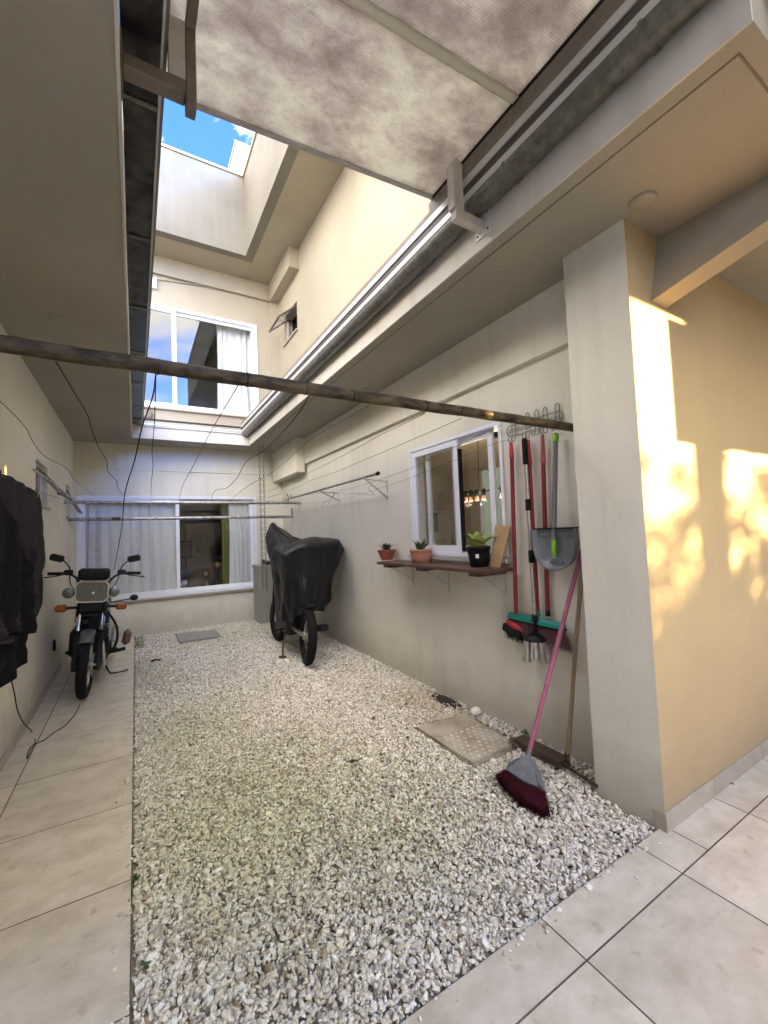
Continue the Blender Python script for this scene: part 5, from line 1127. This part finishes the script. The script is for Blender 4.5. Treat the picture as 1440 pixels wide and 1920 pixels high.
def motorcycle():
    t = thing('black_motorcycle', 'parked black motorcycle with square headlight and orange indicators on the left tiles', 'motorcycle', (-.455, 5.78, 0)); t.rotation_euler = (0, R(4.2), R(0))
    fc = Vector((0, -.67, .31))
    wheel(t, fc, .305, .092, rz=R(-3)); wheel(t, (0, .63, .305), .30, .11)
    # fork: chrome stanchions, black lowers
    for s in (-1, 1):
        a = Vector((s*.095, -.66, .30)); b = Vector((s*.095, -.44, .98)); m1 = a.lerp(b, .45); m2 = a.lerp(b, .72)
        f = MB().tube([a+Vector((0, -.01, -.04)), a, m1], [.02, .027, .029], 14).build('fork_leg', M_blackm, t)
        MB().tube([m1, m2], .0175, 14).build('stanchion', M_chrome, f); MB().tube([m2, b], .030, 14).build('fork_cover', M_black, f); MB().tube([m1-(b-a)*.01, m1+(b-a)*.03], .034, 14).build('dust_seal', M_rubber, f)
    MB().box(-.105, .105, -.43, -.37, .42, .90, b=.02).build('radiator_shroud', M_black, t); MB().box(-.14, .16, -.34, -.20, .24, .62, b=.03).build('crankcase_guard', M_black, t)
    MB().box(-.13, .13, -.52, -.42, .76, .80, b=.01).box(-.12, .12, -.47, -.38, .96, .99, b=.01).build('yoke', M_black, t)
    MB().tube([(-.11, -.67, .31), (.11, -.67, .31)], .011, 10).build('axle', M_steel, t)
    # silver front fender over the wheel
    mb = MB(); vs = []; n1, n2 = 12, 8
    for i in range(n1+1):
        A = R(50+95*i/n1)
        for j in range(n2+1):
            B = R(-75+150*j/n2); r = .325-.012; rr_ = r+.035*math.cos(B); vs.append((.062*math.sin(B), -.67-math.cos(A)*rr_, .31+math.sin(A)*rr_))
    mb.add(vs, [(i*(n2+1)+j, i*(n2+1)+j+1, (i+1)*(n2+1)+j+1, (i+1)*(n2+1)+j) for i in range(n1) for j in range(n2)], True)
    o = mb.build('front_fender', M_silver, t); o.modifiers.new('Solidify', 'SOLIDIFY').thickness = .004
    # brake disc + caliper
    MB().lathe([(.06, .055), (.115, .055), (.115, .059), (.06, .059)], fc, 24, ax='x').build('brake_disc', M_steel, t)
    MB().box(.05, .09, -.62, -.56, .25, .34, b=.008).build('brake_caliper', M_blackm, t)
    # headlight
    hl = rrect(MB(), 0, 1.02, .135, .102, .05, -.60, -.46).build('headlight', M_black, t)
    rrect(MB(), 0, 1.02, .142, .108, .052, -.628, -.602).build('rim', M_chrome, hl)
    rrect(MB(), 0, 1.02, .128, .094, .044, -.638, -.6285).build('lens', M_lens, hl)
    MB().ball((.012, -.638, 1.01), .02, 8).build('bulb', M_chrome, hl)
    MB().box(-.11, .11, -.56, -.42, .80, .922, b=.02).build('lower_cowl', M_black, t)
    ip = MB().box(-.135, .135, -.57, -.40, 1.13, 1.245, b=.022).build('instrument_cluster', M_black, t)
    MB().box(-.118, -.006, -.585, -.56, 1.165, 1.228, b=.012).build('gauge_pod', M_black, ip); MB().box(.006, .118, -.585, -.56, 1.165, 1.228, b=.012).build('gauge_pod', M_black, ip)
    for s in (-1, 1):
        c = Vector((s*.19-.01, -.55, 1.005)); l = MB().lathe([(1e-3, .045), (.028, .035), (.05, 0), (.053, -.012), (.048, -.016)], c, 20, ax='y').build('fog_lamp', M_chrome, t)
        MB().lathe([(1e-3, -.022), (.03, -.02), (.047, -.014)], c, 20, ax='y').build('lens', M_lens, l)
        MB().tube([(s*.12, -.5, .99), c+Vector((-s*.02, .03, 0))], .009, 6).build('lamp_stalk', M_black, l)
        ts = MB().box(s*.255-.048, s*.255+.048, -.53, -.46, .815, .885, b=.016).build('turn_signal', M_orange, t)
        MB().tube([(s*.09, -.47, .85), (s*.215, -.48, .85)], .014, 8).build('stalk', M_black, ts)
        # handlebar side
        hb = MB().tube(spline([(0, -.40, 1.06), (s*.10, -.40, 1.07), (s*.17, -.38, 1.15), (s*.26, -.33, 1.185), (s*.40, -.27, 1.18)]), .0115, 10).build('handlebar', M_blackm, t)
        MB().tube([(s*.29, -.32, 1.184), (s*.41, -.265, 1.179)], .0175, 12).build('grip', M_rubber, hb)
        MB().box(s*.235-.04, s*.235+.04, -.385, -.32, 1.17, 1.225, b=.012).build('switch_housing', M_black, hb)
        MB().tube(spline([(s*.24, -.39, 1.19), (s*.32, -.40, 1.17), (s*.43, -.36, 1.145+(.01 if s > 0 else -.015))]), [.007]*12+[.011], 8).build('lever', M_blackm, hb) if False else MB().tube([(s*.24, -.39, 1.19), (s*.32, -.40, 1.165), (s*.44, -.36, 1.145), (s*.45, -.357, 1.143)], [.008, .006, .006, .011], 8).build('lever', M_blackm, hb)
        mr = MB().tube(spline([(s*.225, -.34, 1.2), (s*.235, -.35, 1.26), (s*.285, -.35, 1.32)]), .0065, 8).build('mirror_stem', M_blackm, t)
        MB().box(-.062, .062, -.015, .018, -.036, .036, m=Matrix.Translation((s*.34, -.35, 1.345)) @ Matrix.Rotation(R(-14*s), 4, 'Y'), b=.016).build('mirror', M_black, mr)
        MB().tube(spline([(s*.22, -.40, 1.18), (s*.19, -.50, 1.08), (s*.12, -.53, 1.0), (s*.06, -.50, .92)]), .005, 6).build('brake_cable', M_black, t)
        # rear shock, footpeg, frame
        sh_ = MB().tube([(s*.12, .42, .62), (s*.12, .52, .36)], .014, 8).build('shock_absorber', M_blackm, t)
        coil = [Vector((s*.12+.028*math.cos(k*1.0), .42+.1*k/44, .62-.26*k/44+.0)) + Vector((0, .028*math.sin(k*1.0), 0)) for k in range(45)]
        MB().tube(coil, .005, 5).build('spring', M_steel, sh_)
        MB().tube([(s*.12, .02, .30), (s*.24, .03, .30)], .016, 8).build('footpeg', M_rubber, t)
        MB().tube([(s*.05, -.36, .9), (s*.10, -.28, .5), (s*.11, -.05, .28), (s*.11, .35, .30)], .014, 8).build('frame_tube', M_blackm, t)
    # chassis
    for kx, (a1_, b1_) in enumerate((((-.10, -.42, 1.16), (-.03, -.46, .86)), ((.08, -.42, 1.15), (.05, -.44, .80)), ((-.16, -.40, 1.15), (-.13, -.50, .70)), ((.14, -.40, 1.14), (.11, -.60, .40)))):
        v1, v2 = Vector(a1_), Vector(b1_); MB().tube(spline([v1, (v1+v2)/2+Vector((.03*(-1)**kx, -.10, .04)), v2]), .0055, 6).build('control_cable', M_rubber, t)
    MB().lathe([(1e-3, -.03), (.04, -.028), (.045, 0), (.03, .02)], (-.05, -.50, .70), 16, ax='y').build('horn', M_blackm, t)
    MB().box(-.19, -.10, -.30, .30, .30, .60, b=.04).build('engine_side_cover', M_engine, t)
    mb = MB(); mb.ball((0, -.12, .80), .24, 18, sq=(.62, 1.1, .52)); mb.build('fuel_tank', M_blue, t)
    MB().box(-.125, .125, .08, .70, .74, .83, b=.03).build('seat', M_black, t)
    for s in (-1, 1): o = MB().box(s*.12-.02, s*.12+.02, .02, .35, .50, .76, b=.015).build('side_panel', M_blue, t); MB().box(s*.143-.002, s*.143+.002, .04, .33, .60, .66).build('stripe', M_pale, o)
    MB().box(-.09, .09, .35, .90, .60, .73, b=.03).build('tail_cowl', M_pale, t)
    eng = MB().box(-.14, .14, -.22, .18, .22, .46, b=.04).build('engine', M_engine, t)
    for k in range(8): MB().box(-.10, .10, -.28, -.06, .47+k*.021, .481+k*.021, b=.002, m=Matrix.Rotation(R(0), 4, 'X')).build('cooling_fin', M_engine, eng)
    MB().lathe([(1e-3, .185), (.06, .18), (.075, .14)], (0, -.0, .34), 16, ax='x').build('clutch_cover', M_engine, eng)
    # coil spring look crash bar and exhaust on the viewer-right side
    MB().tube(spline([(.06, -.26, .50), (.11, -.38, .44), (.135, -.36, .25), (.13, -.15, .20), (.16, .25, .24), (.18, .45, .30)]), .021, 12).build('exhaust_pipe', M_steel, t)
    MB().tube([(.18, .42, .29), (.19, .80, .40)], [.035, .045], 14).build('muffler', M_steel, t)
    MB().tube(spline([(.10, -.32, .82), (.22, -.33, .62), (.23, -.30, .42), (.12, -.26, .26)]), .012, 8).build('crash_bar', M_blackm, t)
    coil = [Vector((.15+.022*math.cos(k*.95), -.30+.022*math.sin(k*.95), .50+.16*k/48)) for k in range(49)]
    MB().tube(coil, .0045, 5).build('coiled_spring', M_steel, t)
    MB().box(.22, .30, -.12, .02, .40, .56, b=.03, m=Matrix.Rotation(R(8), 4, 'Y')).build('leg_guard', M_leather, t)
    MB().tube([(.17, -.02, .28), (.32, -.0, .30)], .02, 10).build('foot_lever', M_rubber, t)
    MB().tube(spline([(.08, -.05, .27), (.16, .02, .08), (.20, .05, .012)]), .010, 8).build('side_stand', M_blackm, t)
    MB().tube(spline([(.20, .05, .022), (.28, .06, .02), (.36, .09, .03)]), .011, 8).build('side_stand_foot', M_blackm, t)
    MB().ball((.37, .17, .86), .045, 12, sq=(1, .5, .8)).build('rear_indicator', M_black, t); MB().tube([(.10, .2, .80), (.35, .17, .85)], .008, 6).build('indicator_stalk', M_blackm, t)
    MB().box(-.08, .08, .85, .92, .55, .68, b=.01).build('rear_lamp', M_redp, t)
    MB().tube([(.065, .63, .305), (.07, -.05, .32)], .022, 6).build('swing_arm', M_blackm, t); MB().tube([(-.065, .63, .305), (-.07, -.05, .32)], .022, 6).build('swing_arm', M_blackm, t)
motorcycle()
def covered_bike():
    c = Vector((1.74, 5.35, 0))
    t = thing('covered_motorcycle', 'motorcycle under a draped black cover parked on the gravel', 'motorcycle', c)
    L_ = lambda v: Vector(v)-c
    wheel(t, (-.02, -.60, .325), .325, .10, rz=R(-9), tilt=R(4), rimm=M_blackm); wheel(t, (.03, .72, .315), .315, .10, rz=R(2), tilt=R(3), rimm=M_blackm)
    MB().tube([(-.06, -.60, .325), (-.05, .2, .36)], .022, 8).build('swing_arm', M_steel, t); MB().tube([(.07, -.60, .325), (.06, .2, .36)], .022, 8).build('swing_arm', M_steel, t)
    MB().box(-.13, .13, -.18, .35, .25, .58, b=.04).build('engine', M_engine, t)
    MB().box(-.05, .05, -.72, -.35, .66, .69, b=.01).build('rear_fender', M_black, t)
    MB().tube(spline([(-.10, .0, .30), (-.17, -.12, .14), (-.20, -.18, .02)]), .012, 8).build('side_stand', M_rust, t)
    MB().box(-.24, -.16, -.21, -.14, .008, .02).build('stand_foot', M_rust, t)
    MB().tube([(.10, -.28, .56), (.28, -.30, .545)], .015, 8).build('footpeg', M_rubber, t)
    MB().tube([(-.10, -.05, .33), (-.22, -.06, .32)], .014, 8).build('footpeg', M_rubber, t)
    MB().tube([(.09, .1, .32), (.13, -.55, .38), (.14, -.75, .42)], [.03, .04, .045], 12).build('exhaust', M_blackm, t)
    for s in (-1, 1): MB().tube([(s*.09+.03, .72, .31), (s*.09+.02, .52, .9)], .022, 10).build('fork_leg', M_blackm, t)
    MB().tube([(.09, .45, .5), (-.09, .45, .5)], .02).build('cross_tube', M_blackm, t)
    # cover: centre ridge, shoulder ring, hem ring
    S = [at(531, 1037, y=4.95), at(549, 1024, y=5.0), at(594, 1018, y=4.95), at(640, 1016, y=5.0), at(645, 1030, y=5.2), Vector((2.20, 5.9, 1.30)), Vector((2.1, 6.35, 1.35)), at(528, 991, y=6.1), at(509, 984, y=6.05), at(498, 1014, y=5.95), at(501, 1046, y=5.7), at(512, 1040, y=5.35)]
    S = [at(531, 1040, y=4.95), at(560, 1026, y=4.88), at(600, 1022, y=4.86), at(636, 1018, y=4.92), at(644, 1032, y=5.15), Vector((2.22, 5.6, 1.25)), Vector((2.15, 6.15, 1.38)), at(529, 992, y=6.15), at(509, 983, y=6.1), at(498, 1013, y=5.95), at(504, 1040, y=5.62), at(517, 1038, y=5.25)]
    H = [at(551, 1162, y=4.98), at(572, 1150, y=4.90), at(588, 1150, y=4.92), at(608, 1142, y=4.98), at(619, 1126, y=5.2), Vector((2.12, 5.65, .55)), Vector((2.0, 6.15, .50)), Vector((1.85, 6.35, .5)), at(521, 1134, y=6.05), at(520, 1142, y=5.85), at(523, 1160, y=5.5), at(533, 1165, y=5.2)]
    T = [at(541, 1022, y=5.25), at(565, 1010, y=5.25), at(594, 1006, y=5.15), at(620, 1009, y=5.2), at(632, 1011, y=5.35), Vector((2.05, 5.6, 1.42)), Vector((1.98, 6.0, 1.5)), at(526, 990, y=6.05), at(514, 981, y=6.0), at(506, 984, y=5.95), at(520, 1000, y=5.6), at(532, 1016, y=5.4)]
    n = len(S); nu = 22; rows = []
    def ring(P, u):
        s = u*n; k = int(s) % n; f = s-int(s); a, b, c_, d = P[(k-1) % n], P[k], P[(k+1) % n], P[(k+2) % n]
        cr_ = .5*((2*b)+(c_-a)*f+(2*a-5*b+4*c_-d)*f*f+(3*b-a-3*c_+d)*f**3)
        return b.lerp(c_, f)*.45+cr_*.55
    cen = sum(T, Vector())/n; cen.z = 1.40; NU = n*nu
    sched = [('T', .0), ('T', .3), ('T', .6), ('T', .85), ('T', 1.0), ('S', .25), ('S', .5), ('S', .75), ('S', 1.0)]+[('H', k/26) for k in range(1, 27)]
    vs = []
    mid = Vector((1.82, 5.5, 0))
    for kind, f in sched:
        for i in range(NU):
            u = i/NU
            if kind == 'T': p = cen.lerp(ring(T, u), max(f, .02)); p.z -= .03*math.sin(math.pi*f) + .005*math.sin(u*60+f*9)
            elif kind == 'S':
                p = ring(T, u).lerp(ring(S, u), f); p.z += .012*math.sin(math.pi*f); o = (p-mid); o.z = 0; p += o.normalized()*.018*math.sin(math.pi*f)
                p += o.normalized()*.007*math.sin(u*90+f*4); p.z += .008*math.sin(u*47+f*3)
            else:
                a, b = ring(S, u), ring(H, u); o = (a-mid); o.z = 0; o.normalize()
                p = a.lerp(b, f); 
                fold = .038*math.sin(u*6.283*5+4.6*f+1.5*math.sin(u*14))+.020*math.sin(u*6.283*9-6.5*f+1+math.sin(f*5+u*9))+.005*math.sin(u*6.283*23+9*f)
                rg = lambda q: (1-abs(math.sin(q)))**2.2
                fold += .030*rg(u*3.1416*6+2.6*f+.8*math.sin(u*11))-.012+.020*rg(u*3.1416*10-4.0*f+1.3)*(.3+f)+.012*rg(u*3.1416*17+6.0*f+2*math.sin(f*6))
                p += o*(fold*(.18+.9*f*(1.3-f)) - .03*math.sin(math.pi*f)) 
                p.z += .022*math.sin(u*6.283*7)*f**3+.008*math.sin(u*6.283*15)*f**3
            vs.append(p-c)
    nr_ = len(sched); fs = [(j*NU+i, j*NU+(i+1) % NU, (j+1)*NU+(i+1) % NU, (j+1)*NU+i) for j in range(nr_-1) for i in range(NU)]
    mb = MB(); mb.add(vs, fs, True); o = mb.build('cover', M_cover, t)
covered_bike()

# ------------------------------------------------------------------ house added on the left, its sunlit wall bouncing light into the courtyard
ln = thing('added_house', 'unseen pale house added on the left to bounce sunlight', 'house', (-5, 0, 0))
MB().box(-7, 0, -3, 14, 0, LNH).build('wall', M_upper, ln); MB().box(-7.2, .2, -3.2, 14.2, LNH, LNH+.2).build('roof', M_parapet, ln)
rwl = MB().box(XL-TH, RWX, -2.36, -2.2, -.05, RWH); tag(rwl.build('added_rear_wall', M_wall), 'unseen cream wall added behind the camera to cut front light', 'wall')  # added out of view to hold back light from the front
# ------------------------------------------------------------------ outside, behind the camera: unseen objects added to shape low sun and sky glow
ox = lambda x0, D: x0+.72*D
def sx_(x0, y): D = (YS-y)/.69; return x0+.72*D
def sz_(z0, y): D = (YS-y)/.69; return z0+.14*D
yp = -1.5
pg = thing('added_pergola', 'unseen beam and louvred screen added to shadow the sunlit wall', 'added_pergola', (0, yp, 0))  # invented shadow caster, sized from the shadow edges on the sunlit wall
MB().box(sx_(1.0, yp), sx_(6.0, yp), -.08, .08, sz_(2.665, yp), sz_(2.665, yp)+1.2).build('beam', M_upper, pg)
xA = sx_(2.58, yp)
for k in range(9):
    z0 = sz_(1.93, yp)+k*.078
    if k < 9: 
        MB().box(xA, sx_(2.86, yp), -.02, .02, z0, z0+.0785).build('slat', M_wood, pg); MB().box(sx_(2.89, yp), sx_(4.5, yp), -.02, .02, z0, z0+.0785).build('slat', M_wood, pg)
        MB().box(sx_(2.855, yp), sx_(2.895, yp), -.015, .015, z0, z0+(.05 if 2 <= k <= 7 else .079)).build('slat_clip', M_wood, pg)
MB().box(sx_(2.86, yp), sx_(4.6, yp), -.03, .03, sz_(1.93, yp)+.70, sz_(2.665, yp)+.02).build('top_rail', M_wood, pg)
for x in (sx_(4.5, yp), sx_(5.9, yp)): MB().box(x, x+.12, -.06, .06, 0, 3.3).build('post', M_wood, pg)
cpt = thing('added_carport', 'unseen flat roof added to cut sky glow on the sunlit wall', 'added_carport', (0, 0, 0))  # unseen roof added to shut out sky above the sun gap
MB().box(3.2, 11, -6.4, -1.6, 4.30, 4.45).build('roof', M_parapet, cpt)
for x in (3.4, 10.6): MB().box(x-.1, x+.1, -6.3, -6.1, 0, 4.3).build('post', M_parapet, cpt)
tag(MB().box(10.9, 11.05, -5.5, 8, 0, 4.4).build('added_side_wall', M_upper), 'unseen tall wall added on the right to cut sky light', 'wall')  # added out of view to close off sky light from the right
yh = -8.0; NHX = 2.0
nh = thing('added_house', 'unseen plain house added behind the camera to block the sun', 'house', (0, yh, 0))  # invented sun blocker with a slot that lights a patch of the pole
xg0 = (1.79+.72*8)/.69; xg1 = (2.0+5.76)/.69; xw1 = (2.335+5.76)/.69; zg = 2.17+.14*((xg0+xg1)/2*.72+.69*8)-.14*(.72*1.03-.69*1.65)*0
NHH = 6.0
MB().box(NHX, xg0, -5, 0, 0, NHH).box(xg0, xg1, -5, 0, 0, zg-.03).box(xg0, xg1, -5, 0, zg+.03, NHH).box(xg1, xw1, -5, 0, 0, NHH).build('wall', M_upper, nh)
MB().box(NHX-.2, xw1+.02, -5.2, .02, NHH, NHH+.15).build('roof', M_parapet, nh)
gw = MB().box(xw1, 22, yh-.2, yh, 0, sz_(.95, yh)).build('added_garden_wall', M_upper); tag(gw, 'unseen tall wall added to keep low sun off the wall foot', 'wall')  # added out of view, height set by where sun leaves the wall
tag(MB().box(-14, 3.5, -9.8, -9, 0, 4.6, b=.1).build('added_hedge', M_hedge), 'unseen long hedge added behind the camera to block the bright horizon', 'hedge')  # added to keep horizon glare out of the far window's reflection
tr = thing('added_tree', 'unseen leafy tree added to dapple the sunlit wall', 'tree', (sx_(3.2, -9), -9, 0))  # invented tree, leaf clumps placed to throw dapples on the sunlit wall
MB().tube([(0, 0, 0), (.05, 0, 1.5), (0, .05, 3.2)], [.16, .13, .08], 8).build('trunk', M_bark, tr)
mb = MB(); r2 = random.Random(11)
cl = []
while len(cl) < 95:
    x0 = r2.uniform(2.1, 5.6); z0 = 2.30-1.6*r2.random()**.75
    if x0 < 2.62 and z0 > 2.0: continue
    if r2.random() < max(0, (z0-1.55)/.9): continue
    cl.append((x0, z0, r2.uniform(.06, .17)))
for x0, z0, rr_c in cl:
    for k in range(int(700*rr_c)):
        y = -9+r2.uniform(-.8, .8); p = Vector((sx_(x0+r2.gauss(0, rr_c), y)-sx_(3.2, -9), y+9, sz_(z0+r2.gauss(0, rr_c*.55), y))); A = r2.uniform(0, 6.28)
        leaf(mb, p, (math.cos(A), math.sin(A), r2.uniform(-.6, .6)), r2.uniform(.06, .15), r2.uniform(.025, .05), .3, .3, 3)
mb.build('crown', M_hedge, tr)
bt_ = thing('added_broad_tree', 'unseen broad dark tree added to block glow near the sun', 'tree', (sx_(6.5, -12), -12, 0))  # added crown mass that masks bright sky around the sun
MB().tube([(0, 0, 0), (0, 0, 6)], [.3, .2], 8).build('trunk', M_bark, bt_)
mb = MB(); r3 = random.Random(5)
for k in range(26): mb.ball((r3.uniform(-5.6, 4), r3.uniform(-1, 1), r3.uniform(7.3, 11)), r3.uniform(.9, 1.5), 10)
mb.build('crown', M_hedge, bt_)
hd_ = MB().box(8.6, 9.2, 1.0, 12, 0, 4.0).build('added_side_hedge', M_hedge); tag(hd_, 'unseen hedge added to keep direct sun out of the dining room', 'hedge')  # added out of view to stop sun entering the dining room
